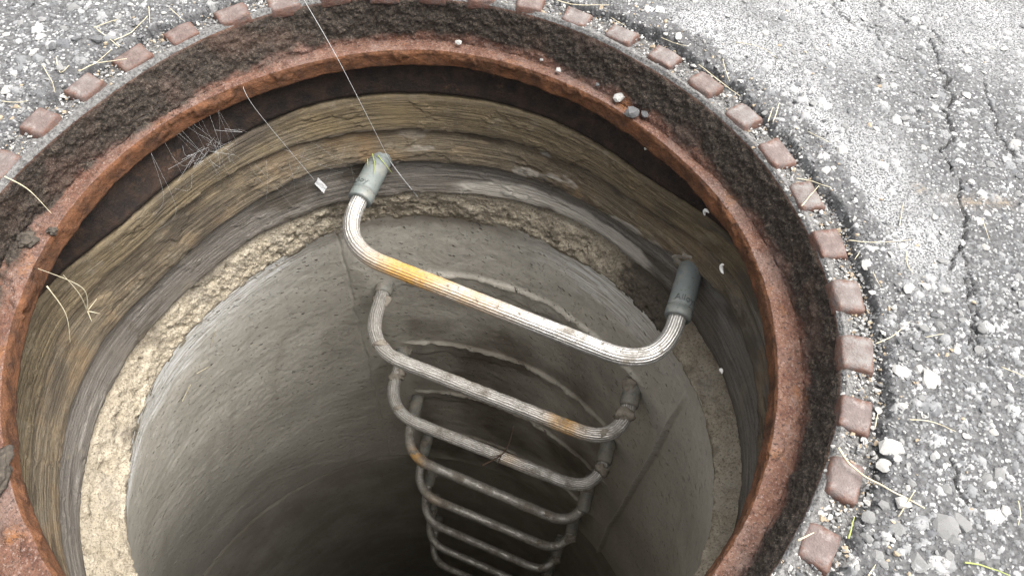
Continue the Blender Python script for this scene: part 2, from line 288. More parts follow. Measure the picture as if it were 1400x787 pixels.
# ------------------------------------------------------------------ materials
def mat_asphalt():
    m = M('asphalt', .9, spec=.35); st = m.attr('stone'); idr = m.attr('sid'); pale = m.attr('pale'); dirt = m.attr('dark')
    n1 = m.noise(900, 3, .6); n2 = m.noise(14, 3); n3 = m.noise(260, 4, .65)
    bind = m.mix(m.mr(n1, .35, .7), (.028, .027, .029), (.10, .098, .096))
    bind = m.mix(m.mr(n3, .42, .62), bind, (.12, .118, .116))
    stone = m.ramp(idr, [(0, (.11, .11, .115)), (.35, (.2, .2, .2)), (.7, (.31, .305, .3)), (.9, (.45, .44, .42)), (1, (.6, .58, .55))])
    stone = m.mix(m.mr(n3, .3, .75), m.mix(.35, stone, (.1, .1, .1)), stone)
    va = m.n('TexVoronoi', feature='F1'); m.put(va.inputs['Vector'], m.mixv(.0016)); va.inputs['Scale'].default_value = 330
    cell = m.n('SeparateColor'); m.put(cell.inputs[0], va.outputs['Color']); cr_ = cell.outputs[0]; inside = m.mr(va.outputs['Distance'], .34, .52, 1, 0)
    chip = m.ma('MULTIPLY', m.mr(cr_, .42, .46), inside); chipc = m.ramp(cell.outputs[1], [(0, (.10, .10, .105)), (.4, (.21, .21, .21)), (.75, (.36, .355, .345)), (1, (.58, .57, .55))])
    bind = m.mix(chip, bind, m.mix(m.mr(n1, .35, .7, 0, .5), chipc, (.07, .07, .07)))
    c = m.mix(m.mr(st, .35, .65), bind, stone)
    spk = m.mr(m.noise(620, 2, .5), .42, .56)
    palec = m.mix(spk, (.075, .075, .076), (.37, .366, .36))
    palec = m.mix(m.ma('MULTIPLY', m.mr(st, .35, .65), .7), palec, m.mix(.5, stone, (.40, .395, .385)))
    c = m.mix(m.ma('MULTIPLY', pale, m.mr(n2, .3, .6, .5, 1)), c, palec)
    c = m.mix(m.ma('MULTIPLY', dirt, .85), c, m.mix(n3, (.03, .029, .03), (.11, .107, .105)))
    c = m.mix(m.ma('MULTIPLY', m.attr('ochre'), m.mr(n3, .42, .66, 0, .8)), c, (.24, .185, .125))
    c = m.mix(1.0, c, (.96, .975, 1.0), 'MULTIPLY'); m.col(c).ro(m.mr(n1, .3, .7, .78, .97)); m.bump((chip, .7, .0012), (n3, .5, .0012), (n1, .6, .0007)); return m.m
def stone_mat(name, base):
    m = M(name, .82); n = m.noise(180, 5, .65); n2 = m.noise(700, 3); r = m.rnd()
    c = m.mix(m.mr(r, 0, 1, 0, .45), base, tuple(x * .6 for x in base)); c = m.mix(m.mr(n, .52, .7, 0, .75), c, tuple(x * .35 for x in base)); m.col(c); m.bump((n, .5, .001), (n2, .4, .0005)); return m.m
def mat_frame():
    m = M('rusty_cast_iron', .8, spec=.3); zn = m.attr('zone'); cr = m.attr('crust')
    n1 = m.noise(60, 5, .6); n2 = m.noise(350, 4, .65); n3 = m.noise(18, 4); n4 = m.noise(900, 3)
    rust = m.ramp(m.mixf(n1, m.noise(150, 4, .7)), [(.25, (.045, .022, .016)), (.42, (.115, .052, .034)), (.55, (.17, .088, .06)), (.68, (.22, .15, .125))])
    rust = m.mix(m.mr(m.noise(24, 4, .6), .58, .70), rust, (.24, .10, .035))
    rust = m.mix(m.mr(n2, .5, .68, 0, .7), rust, (.055, .03, .024))
    black = m.ramp(m.mixf(n2, n4), [(.34, (.009, .007, .0055)), (.5, (.034, .026, .020)), (.60, (.088, .068, .052)), (.70, (.22, .175, .135))])
    rust = m.mix(m.mr(m.noise(9, 5, .65), .48, .66, 0, .75), rust, m.mix(n2, (.10, .07, .06), (.24, .185, .165)))
    rust = m.mix(m.mr(m.noise(520, 3, .6), .56, .68, 0, .75), rust, (.27, .20, .175)); rust = m.mix(m.mr(m.noise(430, 3, .6, m.map(m.obj(), loc=(5, 3, 1))), .56, .66, 0, .8), rust, (.03, .02, .017))
    black = m.mix(m.mr(n3, .58, .76, 0, .45), black, m.mix(n2, (.03, .015, .009), (.08, .04, .024)))
    lip = m.mix(m.mr(n1, .3, .7), (.045, .02, .010), (.17, .068, .028)); lip = m.mix(m.mr(n2, .55, .7, 0, .6), lip, (.04, .02, .014))
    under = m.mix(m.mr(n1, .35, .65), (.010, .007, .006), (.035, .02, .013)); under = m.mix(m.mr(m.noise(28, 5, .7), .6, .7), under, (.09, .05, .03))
    dust = m.mix(m.mr(n2, .35, .65), (.055, .053, .052), (.21, .205, .20))
    c = m.mix(cr, rust, black)
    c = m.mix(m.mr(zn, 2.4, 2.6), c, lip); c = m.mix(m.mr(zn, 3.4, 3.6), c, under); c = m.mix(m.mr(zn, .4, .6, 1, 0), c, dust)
    m.col(c).ro(m.mr(n2, .3, .7, .7, .97)); m.bump((n1, .5, .004), (n2, .9, .002), (n4, .8, .0009)); return m.m
def mat_lug():
    m = M('rust_red_iron', .7, spec=.35); r = m.rnd(); n1 = m.noise(130, 5, .65); n2 = m.noise(600, 4)
    c = m.mix(m.mr(n1, .3, .7), (.065, .04, .033), (.19, .128, .11)); c = m.mix(m.mr(r, 0, 1, .1, .7), c, m.mix(n2, (.085, .068, .066), (.19, .155, .148)))
    c = m.mix(m.ma('MULTIPLY', m.mr(m.noise(100, 6, .75), .53, .66), m.mr(r, .1, .9, .1, .6)), c, (.38, .33, .31))
    r2 = m.ma('FRACT', m.ma('MULTIPLY', r, 17.3)); c = m.mix(m.ma('MULTIPLY', m.mr(r2, .1, 1, .15, .85), m.mr(m.noise(75, 5, .7), .35, .6)), c, m.mix(n2, (.13, .125, .12), (.27, .26, .25)))
    sx = m.n('SeparateXYZ'); m.put(sx.inputs[0], m.obj()); ed = m.ma('MAXIMUM', m.ma('MULTIPLY', m.ma('ABSOLUTE', sx.outputs[0]), 85), m.ma('MULTIPLY', m.ma('ABSOLUTE', sx.outputs[1]), 68)); ed = m.ma('ADD', ed, m.mr(n1, .3, .7, -.28, .28)); c = m.mix(m.mr(ed, .72, 1.0, 0, .85), c, m.mix(n2, (.06, .026, .017), (.17, .078, .05)))
    c = m.mix(m.mr(n2, .58, .7, 0, .6), c, (.06, .035, .03)); m.col(c, .7); m.bump((n1, .6, .003), (n2, .6, .001)); return m.m
def mat_ring(kind):
    m = M('brushed_grade_ring_%s' % kind, .88, spec=.3); cy = m.attr('cyl', True)
    st = m.noise(1, 4, .65, m.map(cy, (14, 650, 60))); st2 = m.noise(1, 4, .6, m.map(cy, (7, 230, 20))); n3 = m.noise(12, 5, .6); n4 = m.noise(500, 3)
    A = {'upper': ((.070, .052, .030), (.165, .128, .078)), 'middle': ((.085, .065, .042), (.175, .142, .098)), 'lower': ((.10, .088, .076), (.205, .186, .165))}[kind]
    c = m.mix(m.mr(st, .36, .62), *A); c = m.mix(m.mr(n4, .55, .7, 0, .5), c, tuple(x * .4 for x in A[0])); c = m.mix(m.mr(m.noise(5, 4, .6), .5, .7, 0, .8), c, (.15, .138, .12)); c = m.mix(m.mr(m.noise(30, 5, .65), .58, .66, 0, .6), c, (.20, .17, .125)); c = m.mix(m.mr(m.noise(1, 3, .6, m.map(cy, (60, 5, 5))), .62, .75, 0, .5), c, (.07, .055, .04)); c = m.mix(m.mr(st2, .45, .68, 0, .45), c, tuple(x * .6 for x in A[0])); gr = m.noise(420, 3, .65); c = m.mix(m.mr(gr, .60, .72, 0, .55), c, (.26, .22, .155))
    c = m.mix(m.mr(n3, .5, .68, 0, .75), c, {'upper': (.15, .112, .06), 'middle': (.20, .125, .062), 'lower': (.14, .12, .10)}[kind])
    if kind == 'middle':
        c = m.mix(m.mr(m.noise(1, 5, .6, m.map(cy, (22, 55, 9))), .54, .62, 0, .55), c, m.mix(gr, (.17, .125, .075), (.26, .20, .13))); c = m.mix(m.mr(m.noise(1, 5, .65, m.map(cy, (18, 40, 9), loc=(4, 9, 0))), .56, .64, 0, .8), c, m.mix(gr, (.035, .027, .018), (.09, .068, .045)))
    if kind == 'upper':
        c = m.mix(m.mr(m.noise(1, 5, .65, m.map(cy, (14, 48, 9), loc=(4, 2, 0))), .55, .66, 0, .75), c, m.mix(gr, (.045, .034, .02), (.10, .075, .045)))
    c = m.mix(m.attr('stain'), c, m.mix(st, (.30, .275, .235), (.48, .45, .40)))
    c = m.mix(m.attr('damp'), c, m.mix(n3, (.035, .028, .02), (.085, .068, .05)))
    m.col(c, .83); m.bump((st2, .4, .002), (st, .8, .0022), (m.noise(1, 3, .6, m.map(cy, (40, 900, 60))), .8, .0012), (n4, .5, .0008)); return m.m
def mat_mortar():
    m = M('sandy_mortar', .95, spec=.2); n1 = m.noise(60, 5, .65); n2 = m.noise(420, 4, .7); n3 = m.noise(14, 3)
    c = m.mix(m.mr(n1, .3, .7), (.25, .212, .155), (.42, .37, .29)); c = m.mix(m.mr(n2, .5, .66, 0, .8), c, (.10, .08, .055)); c = m.mix(m.mr(m.noise(800, 2), .6, .7, 0, .6), c, (.5, .46, .38)); c = m.mix(m.mr(n3, .55, .75, 0, .5), c, (.26, .24, .21))
    c = m.mix(m.attr('damp'), c, m.mix(n1, (.05, .042, .033), (.13, .11, .085)))
    m.col(c); m.bump((n1, .5, .003), (n2, 1, .0024), (m.noise(800, 2), .6, .0008)); m.col(c, 1.0); return m.m
def mat_cone():
    m = M('weathered_concrete', .82, spec=.35); cy = m.attr('cyl', True)
    n1 = m.noise(5, 5, .6); n2 = m.noise(160, 4, .6); n3 = m.noise(900, 3, .6)
    c = m.mix(m.mr(n1, .3, .7), (.41, .385, .335), (.56, .53, .47)); c = m.mix(m.mr(n2, .35, .7, 0, .5), c, (.34, .318, .275)); c = m.mix(m.mr(n3, .55, .7, 0, .5), c, (.18, .165, .14))
    rc = m.map(cy, (1, 1, 0), (0, 0, math.radians(-28)))
    p1 = m.vor(1, m.map(rc, (48, 125, 1))); p2 = m.vor(1, m.map(rc, (130, 330, 1), loc=(3.3, 1.7, 0)))
    gate = m.mr(m.noise(38, 2), .53, .57); gate2 = m.mr(m.noise(70, 2), .50, .56)
    pit1 = m.ma('MULTIPLY', m.mr(p1, .10, .24, 1, 0), gate); pit2 = m.ma('MULTIPLY', m.mr(p2, .12, .26, 1, 0), gate2)
    pit = m.ma('MAXIMUM', pit1, m.ma('MULTIPLY', pit2, .7))
    c = m.mix(m.ma('MULTIPLY', pit, .5), c, (.11, .10, .085)); run = m.noise(1, 4, .6, m.map(cy, (26, 2.2, 3))); c = m.mix(m.mr(run, .54, .74, 0, .35), c, (.25, .225, .185)); c = m.mix(m.mr(m.noise(1, 4, .6, m.map(cy, (34, 3, 3), loc=(7, 2, 0))), .6, .74, 0, .35), c, (.58, .56, .52))
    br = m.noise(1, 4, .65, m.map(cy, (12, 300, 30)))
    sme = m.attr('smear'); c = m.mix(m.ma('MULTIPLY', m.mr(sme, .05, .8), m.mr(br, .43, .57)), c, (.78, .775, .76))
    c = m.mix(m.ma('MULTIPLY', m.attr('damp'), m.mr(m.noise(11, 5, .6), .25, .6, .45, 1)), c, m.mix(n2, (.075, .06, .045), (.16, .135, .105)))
    c = m.mix(m.ma('MULTIPLY', m.attr('ridge'), m.mr(n2, .3, .6, .4, 1)), c, (.33, .305, .26))
    m.col(c, 1.0).ro(m.mr(n1, .3, .7, .72, .9))
    m.bump((m.ma('MULTIPLY', pit, -1), 1, .0035), (m.ma('MULTIPLY', br, sme), .8, .004), (n2, .35, .002), (n3, .5, .0008)); return m.m
def mat_simple(name, a, b, sc=120, rough=.85, bump=.001, metal=0):
    m = M(name, rough, metal); n = m.noise(sc, 5, .6); m.col(m.mix(m.mr(n, .3, .7), a, b)); m.bump((n, .5, bump)); return m.m
def mat_tread(clean):
    m = M('fluted_aluminium_%d' % clean, .4, .9, .5); n1 = m.noise(45, 5, .65); n2 = m.noise(300, 4, .65); n3 = m.noise(14, 4)
    c = m.mix(m.mr(n2, .3, .7), *(((.26, .245, .22), (.46, .44, .405)), ((.30, .285, .26), (.54, .52, .49)), ((.38, .365, .34), (.66, .645, .62)))[clean])
    rust = m.ma('MULTIPLY', m.attr('rust'), m.mr(n1, .25, .55))
    c = m.mix(rust, c, m.mix(n2, (.30, .12, .02), (.66, .40, .10)))
    lo, hi = ((.52, .66), (.50, .66), (.46, .64))[2 - clean]
    g = m.mr(m.noise(28, 6, .68), lo, hi)
    g = m.ma('MAXIMUM', g, m.mr(m.noise(170, 4, .6), .62, .70)); g = m.ma('MAXIMUM', g, m.ma('MULTIPLY', m.mr(m.attr('valley'), .45, .85, 0, .9), m.mr(n1, .3, .55, .35, 1)))
    c = m.mix(m.ma('MULTIPLY', g, .95), c, m.mix(n2, (.07, .058, .045), (.24, .21, .17)))
    m.col(c); m.me(m.ma('MULTIPLY', m.ma('SUBTRACT', 1, m.ma('MAXIMUM', g, rust)), (.45, .5, .75)[clean])); m.ro(m.mr(g, 0, 1, .36, .85)); m.bump((n2, .4, .0006), (g, .6, .0012)); return m.m
def mat_sleeve(dirty):
    m = M('grey_plastic_sleeve_%d' % dirty, .55, 0, .4); n1 = m.noise(60, 5, .6); n2 = m.noise(350, 3)
    c = m.mix(n1, (.098, .112, .108), (.148, .165, .159)); c = m.mix(m.mr(n2, .60 if not dirty else .45, .70), c, (.07, .058, .045))
    c = m.mix(m.mr(n1, .5 if not dirty else .3, .75, 0, .5 if not dirty else .95), c, (.24, .21, .17)); m.col(c, .95); m.bump((n2, .3, .0005)); return m.m

ASPH = mat_asphalt(); FRAME = mat_frame(); LUG = mat_lug(); MORTAR_M = mat_mortar(); CONE_M = mat_cone()
STONE_M = [stone_mat('dark_basalt', (.13, .13, .134)), stone_mat('grey_stone', (.23, .228, .225)), stone_mat('pale_limestone', (.43, .42, .40)), stone_mat('tan_pebble', (.34, .27, .19))]
TREAD = [mat_tread(2), mat_tread(1), mat_tread(0)]; SLEEVE = [mat_sleeve(0), mat_sleeve(1)]
MUD = mat_simple('dried_mud', (.15, .13, .105), (.32, .285, .235), 150, .95, .002)
STRAW = mat_simple('dry_straw', (.36, .31, .20), (.58, .53, .40), 200, .7); STRAW_G = mat_simple('green_straw', (.20, .26, .05), (.40, .42, .14), 200, .6)
GREEN = mat_simple('green_grass', (.05, .10, .02), (.13, .2, .05), 100, .6); SILK = mat_simple('spider_silk', (.45, .45, .45), (.6, .6, .6), 50, .6)
DIRT = mat_simple('black_dirt', (.02, .016, .012), (.09, .074, .058), 260, .95, .002)
PAPER = mat_simple('white_paper', (.75, .76, .76), (.85, .85, .85), 300, .6); SHELL = mat_simple('white_shell', (.7, .68, .63), (.82, .8, .76), 200, .5)
LETTER = mat_simple('grimy_embossing', (.05, .055, .052), (.13, .145, .14), 300, .7)
TWIG = mat_simple('dark_twig', (.035, .022, .014), (.10, .06, .04), 200, .9)

# ------------------------------------------------------------------ road (one sheet, fine where the camera is close)
def build_road():
    st = .001
    def fb(P, *a, **k):
        o = np.zeros(P.shape[:2]); o[sel] = fbm(P[sel], *a, **k); return o
    def axis(a, b):
        f = np.arange(a, b, st); g = st * 1.25 ** np.arange(1, 46); g = np.cumsum(g)
        return np.r_[(a - g)[::-1], f, f[-1] + g]
    X = axis(-.455, .64); Y = axis(-.225, .445); nx, ny = len(X), len(Y)
    GX, GY = np.meshgrid(X, Y); R = np.hypot(GX, GY); T = np.arctan2(GY, GX)
    P3 = np.stack([GX, GY, np.zeros_like(GX)], 2)
    sel = (R > .343) & (GX > -.5) & (GX < .68) & (GY > -.27) & (GY < .49)
    near = (np.abs(GX) < 1.2) & (np.abs(GY) < 1.2)
    H = np.zeros_like(GX); H += .0035 * fb(P3, 5, 3, 1) * near + .0007 * fb(P3, 60, 3, 9) * near
    # pale, worn, finer-grained patch
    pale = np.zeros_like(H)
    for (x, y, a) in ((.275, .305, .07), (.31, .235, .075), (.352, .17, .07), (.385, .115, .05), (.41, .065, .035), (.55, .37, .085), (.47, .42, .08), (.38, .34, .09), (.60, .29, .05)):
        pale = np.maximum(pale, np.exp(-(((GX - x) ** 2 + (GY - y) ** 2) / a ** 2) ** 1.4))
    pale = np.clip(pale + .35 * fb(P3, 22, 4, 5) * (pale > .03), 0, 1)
    edge = .366 + .010 * fb(P3, 30, 4, 21) + .004 * fb(P3, 140, 3, 23)
    crumb = 1 - sm(.0, .048, R - edge + .016 * fb(P3, 20, 3, 25))      # broken strip of dark asphalt round the frame
    leftm = sm(.0, -.12, GX)                                            # looser, coarser gravel on the far left
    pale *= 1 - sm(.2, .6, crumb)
    # small embedded aggregate
    sid = np.zeros_like(H); stone = np.zeros_like(H)
    n = 26000; xs = RNG.uniform(-.455, .64, n); ys = RNG.uniform(-.225, .445, n); rr = np.clip(.0011 * RNG.pareto(2.6, n) + .00115, 0, .0062)
    i0 = np.searchsorted(X, -.455); j0 = np.searchsorted(Y, -.225); up = RNG.random((n, 3))
    ang = RNG.uniform(0, 6.283, n)
    for k in range(n):
        x, y, r = xs[k], ys[k], rr[k]
        if x * x + y * y < .366 ** 2: continue
        if x - .75 * y > .50 and y < .1 and x > .62: continue
        a = int((x - r * 1.3 + .455) / st) + i0; b = int((x + r * 1.3 + .455) / st) + i0 + 2; c = int((y - r * 1.3 + .225) / st) + j0; d = int((y + r * 1.3 + .225) / st) + j0 + 2
        pl = pale[(c + d) // 2 if (c + d) // 2 < ny else ny - 1, (a + b) // 2 if (a + b) // 2 < nx else nx - 1]
        if pl > .4 and r < .0024 and up[k, 2] < .55: continue
        dx = X[None, a:b] - x; dy = Y[c:d, None] - y
        m = 6; dd = None
        for q in range(m):
            t = ang[k] + q * 6.283 / m + .5 * math.sin(k * 3.1 + q * 7.7); e = r * (.85 + .3 * math.sin(k * 1.7 + q * 5.3)) - dx * math.cos(t) - dy * math.sin(t)
            dd = e if dd is None else np.minimum(dd, e)
        hh = np.clip(dd * 1.3, -.001, .00035 + r * .28) + (dx * math.cos(ang[k]) + dy * math.sin(ang[k])) * .22 * (up[k, 1] - .3)
        ins = dd > 0; sl = (slice(c, d), slice(a, b)); hs = H[sl]
        if hs.shape != ins.shape: continue
        new = np.where(ins, np.maximum(hs, hs * .6 + hh), hs); hit = ins & (new > hs + 1e-5)
        H[sl] = new; sid[sl] = np.where(hit, up[k, 0], sid[sl]); stone[sl] = np.where(hit, 1, stone[sl])
    H += (.0012 * fb(P3, 220, 3, 31)) * (near & (stone < .5))
    H += .003 * crumb * fb(P3, 70, 4, 41) - .0015 * crumb + .003 * leftm * fb(P3, 55, 4, 45) * near
    # cracks
    crackm = np.zeros_like(H)
    jit = .003 * fb(P3, 150, 4, 51, .7); jit2 = .003 * fb(P3, 150, 4, 57, .7)
    for wd, pl in CRACKS:
        D = np.full_like(H, 1.0); xs0 = [q[0] for q in pl]; ys0 = [q[1] for q in pl]
        bx = (GX > min(xs0) - .02) & (GX < max(xs0) + .02) & (GY > min(ys0) - .02) & (GY < max(ys0) + .02)
        gx, gy = (GX + jit)[bx], (GY + jit2)[bx]; d = np.full(gx.shape, 1.0)
        for (ax, ay), (bx2, by2) in zip(pl[:-1], pl[1:]):
            vx, vy = bx2 - ax, by2 - ay; t = np.clip(((gx - ax) * vx + (gy - ay) * vy) / (vx * vx + vy * vy), 0, 1)
            d = np.minimum(d, np.hypot(gx - ax - t * vx, gy - ay - t * vy))
        wv = wd * .00055 * (1 + .5 * fbm(P3[bx], 60, 2, 61))
        g = 1 - sm(wv * .6, wv * 1.5, d); H[bx] -= .005 * g; H[bx] -= .001 * np.exp(-(d / .008) ** 2); crackm[bx] = np.maximum(crackm[bx], g)
    # drop to the frame's flange
    H += .004
    dropm = 1 - sm(-.004, .003, R - edge); H = H * (1 - dropm) - .0075 * dropm
    dark = np.clip(.45 * sm(.25, .85, crumb) * (.6 + .8 * fb(P3, 25, 3, 65)) + crackm * .8, 0, 1) * near
    dark = np.clip(dark + .45 * sm(.15, .5, fb(P3, 9, 3, 67)) * (1 - pale) * near, 0, 1)
    och = np.zeros_like(H)
    for (x, y, a, b) in OCHRE: och = np.maximum(och, np.exp(-((GX - x) / a) ** 2 - ((GY - y) / b) ** 2))
    P3[..., 2] = H
    Q = gquads(ny, nx); Rf = R.ravel(); Q = Q[Rf[Q].min(1) > .349]
    used = np.zeros(nx * ny, bool); used[Q.ravel()] = True; idx = np.cumsum(used) - 1
    f = lambda a: a.ravel()[used]
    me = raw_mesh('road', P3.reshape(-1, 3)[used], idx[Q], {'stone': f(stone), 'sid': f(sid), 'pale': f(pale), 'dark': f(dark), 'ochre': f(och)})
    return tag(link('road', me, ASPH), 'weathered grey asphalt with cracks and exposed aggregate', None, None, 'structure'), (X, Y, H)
OCHRE = [(.470, .115, .022, .006), (.498, .118, .010, .006), (.585, .265, .012, .008), (.427, .124, .006, .005)]
road, (RX, RY, RH) = build_road()
def ground_z(x, y):
    i = min(max(int(np.searchsorted(RX, x)), 1), len(RX) - 2); j = min(max(int(np.searchsorted(RY, y)), 1), len(RY) - 2)
    return float(np.max(RH[j - 1:j + 2, i - 1:i + 2]))

# stones bedded in the road: each a part of the road
def stone_pt(r):
    z = r.uniform(-1, 1); a = r.uniform(0, 6.283); s = math.sqrt(1 - z * z); return (s * math.cos(a), s * math.sin(a) * .8, z * .5)
STONE_MESH = [[], [], [], []]
for k in range(4):
    for v in range(6):
        me = hull('stone', stone_pt, 22, 100 * k + v); me.materials.append(STONE_M[k]); STONE_MESH[k].append(me)
def add_stone(x, y, s, tone, i, sink=.38):
    s *= .88
    k = 3 if tone < 0 else (0 if tone < .45 else 1 if tone < .7 else 2)
    o = link('stone', STONE_MESH[k][i % 6], None, road); z = max(ground_z(x, y), -.002)
    o.location = (x, y, z + s * (.5 * .5 - sink) * .6); o.rotation_euler = (random.uniform(-.3, .3), random.uniform(-.3, .3), random.uniform(0, 6.28)); q = random.uniform(.75, 1.15); o.scale = (s, s * q, s * random.uniform(.45, .8)); return o
for i, (x, y, s, t) in enumerate(STONES): add_stone(x, y, s, t, i)
cnt = 0
while cnt < 200:
    x, y = random.uniform(-.45, .63), random.uniform(-.22, .44); r = math.hypot(x, y)
    if r < .375 or (x > .3 and (x - .423) * .61 - (y + .191) * .19 > 0) or min((x - a) ** 2 + (y - b) ** 2 for a, b, *_ in STONES) < .013 ** 2: continue
    if x > .3 and y > .12 and random.random() < .55: continue
    s = random.uniform(.0032, .0062) * (1.25 if x < 0 else 1); add_stone(x, y, s, random.choice((.3, .5, .6, .6, .8, .9, -1 if random.random() < .25 else .6)), cnt, .34); cnt += 1

# ------------------------------------------------------------------ cast iron frame
def tan_r(th):
    d = deg(th); k = np.clip(sm(16, 48, d) * (1 - sm(160, 184, d)), 0, 1); return radii(TAN, th) * k + .336 * (1 - k)
def build_frame():
    root = tag(empty('manhole_casting'), 'rusty round cast iron manhole frame with a black crusted inner wall', 'manhole frame')
    th = ring_theta(1400); rim, led, lip = (radii(t, th) for t in (RIM, LEDGE, LIP)); tan = tan_r(th); one = np.ones_like(th); dg = deg(th)
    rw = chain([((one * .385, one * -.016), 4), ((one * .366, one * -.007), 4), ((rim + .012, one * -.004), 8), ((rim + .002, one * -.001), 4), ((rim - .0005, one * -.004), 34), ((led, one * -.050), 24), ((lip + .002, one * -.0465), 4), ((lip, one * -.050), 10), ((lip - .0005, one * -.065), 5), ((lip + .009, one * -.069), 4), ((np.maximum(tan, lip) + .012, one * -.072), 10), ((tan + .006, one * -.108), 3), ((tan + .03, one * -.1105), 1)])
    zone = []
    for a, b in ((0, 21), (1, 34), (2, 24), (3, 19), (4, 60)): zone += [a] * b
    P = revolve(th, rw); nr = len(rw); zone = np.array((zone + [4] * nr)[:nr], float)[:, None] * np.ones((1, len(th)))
    rowi = np.arange(nr)[:, None]
    nrm = grid_normals(P); inw = -np.stack([np.cos(th), np.sin(th), 0 * th], 1)
    wall = sm(19, 26, rowi) * (1 - sm(50, 58, rowi)); ledge = sm(52, 58, rowi) * (1 - sm(84, 92, rowi))
    left = gs(dg, 168, 40)[None]
    d = wall * (.0028 * fbm(P, 80, 5, 3, .68) + .0028 * np.abs(fbm(P, 260, 3, 7, .6))) + ledge * (.0010 * fbm(P, 120, 4, 11, .6) + .0022 * sm(.25, .4, fbm(P, 30, 4, 13)) * (1 + .5 * left)) + (1 - wall) * (1 - ledge) * .0007 * fbm(P, 90, 4, 17)
    lipw = sm(80, 84, rowi) * (1 - sm(92, 97, rowi)); d = d + lipw * .0016 * fbm(P, 38, 4, 19)
    s = np.sign((nrm[40] * inw).sum(1).mean())
    P = P + nrm * s * d[..., None]
    # soil spilled onto the ledge at the far left
    soil = left * sm(44, 54, rowi) * (1 - sm(60, 74, rowi)) * sm(-.1, .35, fbm(P, 34, 4, 29)); P[..., 2] += .006 * soil * (1 + fbm(P, 160, 3, 33))
    crust = np.clip(sm(19, 23, rowi) * (1 - sm(46, 52, rowi + 8 * fbm(P, 24, 4, 23) - 6 * left)) - .25 * sm(.2, .6, fbm(P, 16, 3, 27)), 0, 1)
    crust = np.maximum(crust, np.clip(soil * 1.5, 0, 1)) * (zone > .5) * (zone < 2.5)
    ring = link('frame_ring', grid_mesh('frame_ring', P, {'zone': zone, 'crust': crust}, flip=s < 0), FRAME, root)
    # raised blocks round the top
    bm = bmesh.new(); bmesh.ops.create_cube(bm, size=1)
    for v in bm.verts:
        top = v.co.z > 0; rad = v.co.x * (.0215 if top else .0255); tg = v.co.y * (.027 if top else .031) * (1 + v.co.x * .10); v.co = (rad, tg, v.co.z * .011)
    bmesh.ops.bevel(bm, geom=bm.edges[:], offset=.0024, segments=2, profile=.6, affect='EDGES')
    bmesh.ops.subdivide_edges(bm, edges=[e for e in bm.edges if e.calc_length() > .012], cuts=2, use_grid_fill=True)
    variants = []
    for v in range(5):
        b2 = bm.copy(); Vv = np.array([q.co[:] for q in b2.verts]); dd = np.stack([fbm(Vv + v * .3, 110, 4, 5 + q) for q in range(3)], 1) * .0017
        for q, e in zip(b2.verts, dd): q.co += Vector(e)
        for f in b2.faces: f.smooth = True
        me = bpy.data.meshes.new('lug'); b2.to_mesh(me); b2.free(); me.materials.append(LUG); variants.append(me)
    for k in range(43):
        a = math.radians(-6.7 + k * 360 / 43); rr = .3475 + (.004 if math.cos(a) < -.3 else 0)
        if -150 < (math.degrees(a) + 180) % 360 - 180 < -48: continue
        o = link('lug', variants[k * 3 % 5], None, root); o.location = (rr * math.cos(a), rr * math.sin(a), -.0040 + random.uniform(-.0018, .0012)); o.rotation_euler = (random.uniform(-.05, .05), random.uniform(-.05, .05), a + random.uniform(-.07, .07)); o.scale = (random.uniform(.95, 1.08), random.uniform(.95, 1.12), 1)
    return root
frame = build_frame()

# ------------------------------------------------------------------ grit packed between the blocks (uncountable)
def scatter_stuff(name, n, place, size, mats, label, seed, cat='gravel'):
    r = random.Random(seed); V, F, mi = [], [], []
    base = [[], ]
    protos = []
    for v in range(5):
        me = hull('tmp', stone_pt, 11, 900 + v); protos.append((np.array([q.co[:] for q in me.vertices]), [list(p.vertices) for p in me.polygons])); bpy.data.meshes.remove(me)
    off = 0
    for i in range(n):
        q = place(r)
        if q is None: continue
        x, y, z = q; s = size(r); vv, ff = protos[i % 5]; a = r.uniform(0, 6.28); ca, sa = math.cos(a), math.sin(a); sq = r.uniform(.7, 1.3)
        W = np.stack([(vv[:, 0] * ca - vv[:, 1] * sa) * s + x, (vv[:, 0] * sa + vv[:, 1] * ca) * s + y, vv[:, 2] * s * sq * 1.2 + z], 1); V.append(W)
        k = r.choices(range(len(mats)), [m[1] for m in mats])[0]
        F += [[j + off for j in p] for p in ff]; mi += [k] * len(ff); off += len(vv)
    me = bpy.data.meshes.new(name); me.from_pydata(np.concatenate(V).tolist(), [], F)
    for m, _ in mats: me.materials.append(m)
    me.polygons.foreach_set('material_index', mi); me.update()
    return tag(link(name, me), label, cat, None, 'stuff')
def place_ring(r):
    a = math.radians(r.uniform(-52, 190)); d = math.degrees(a); ri = float(radii(RIM, np.array([a]))[0]) + .003
    rr = r.uniform(ri - (.003 if d < 30 else 0), .378); dens = 1 if d < 20 else .55
    if r.random() > dens: return None
    lk = ((d + 6.7) / (360 / 43) + .5) % 1 - .5
    if abs(lk) < .27 and .3365 < rr < .3600 + (.004 if math.cos(a) < -.3 else 0): return None
    return (rr * math.cos(a), rr * math.sin(a), -.0025 - .0022 * max(0, (rr - .36) / .01))
scatter_stuff('grit', 11000, place_ring, lambda r: min(.0007 + r.expovariate(1 / .0006), .0032), [(STONE_M[1], 4), (STONE_M[2], 5), (STONE_M[3], 2), (STONE_M[0], 3)], 'fine pale grit packed between the rust-red blocks of the frame', 3)
def place_road(r):
    t = r.random()
    if t < .62:
        a = math.radians(r.uniform(-40, 175)); rr = .362 + abs(r.gauss(0, .028)); x, y = rr * math.cos(a), rr * math.sin(a)
    else: x, y = r.uniform(-.45, .63), r.uniform(-.22, .44)
    if math.hypot(x, y) < .364: return None
    return (x, y, max(ground_z(x, y), -.006) - .0002)
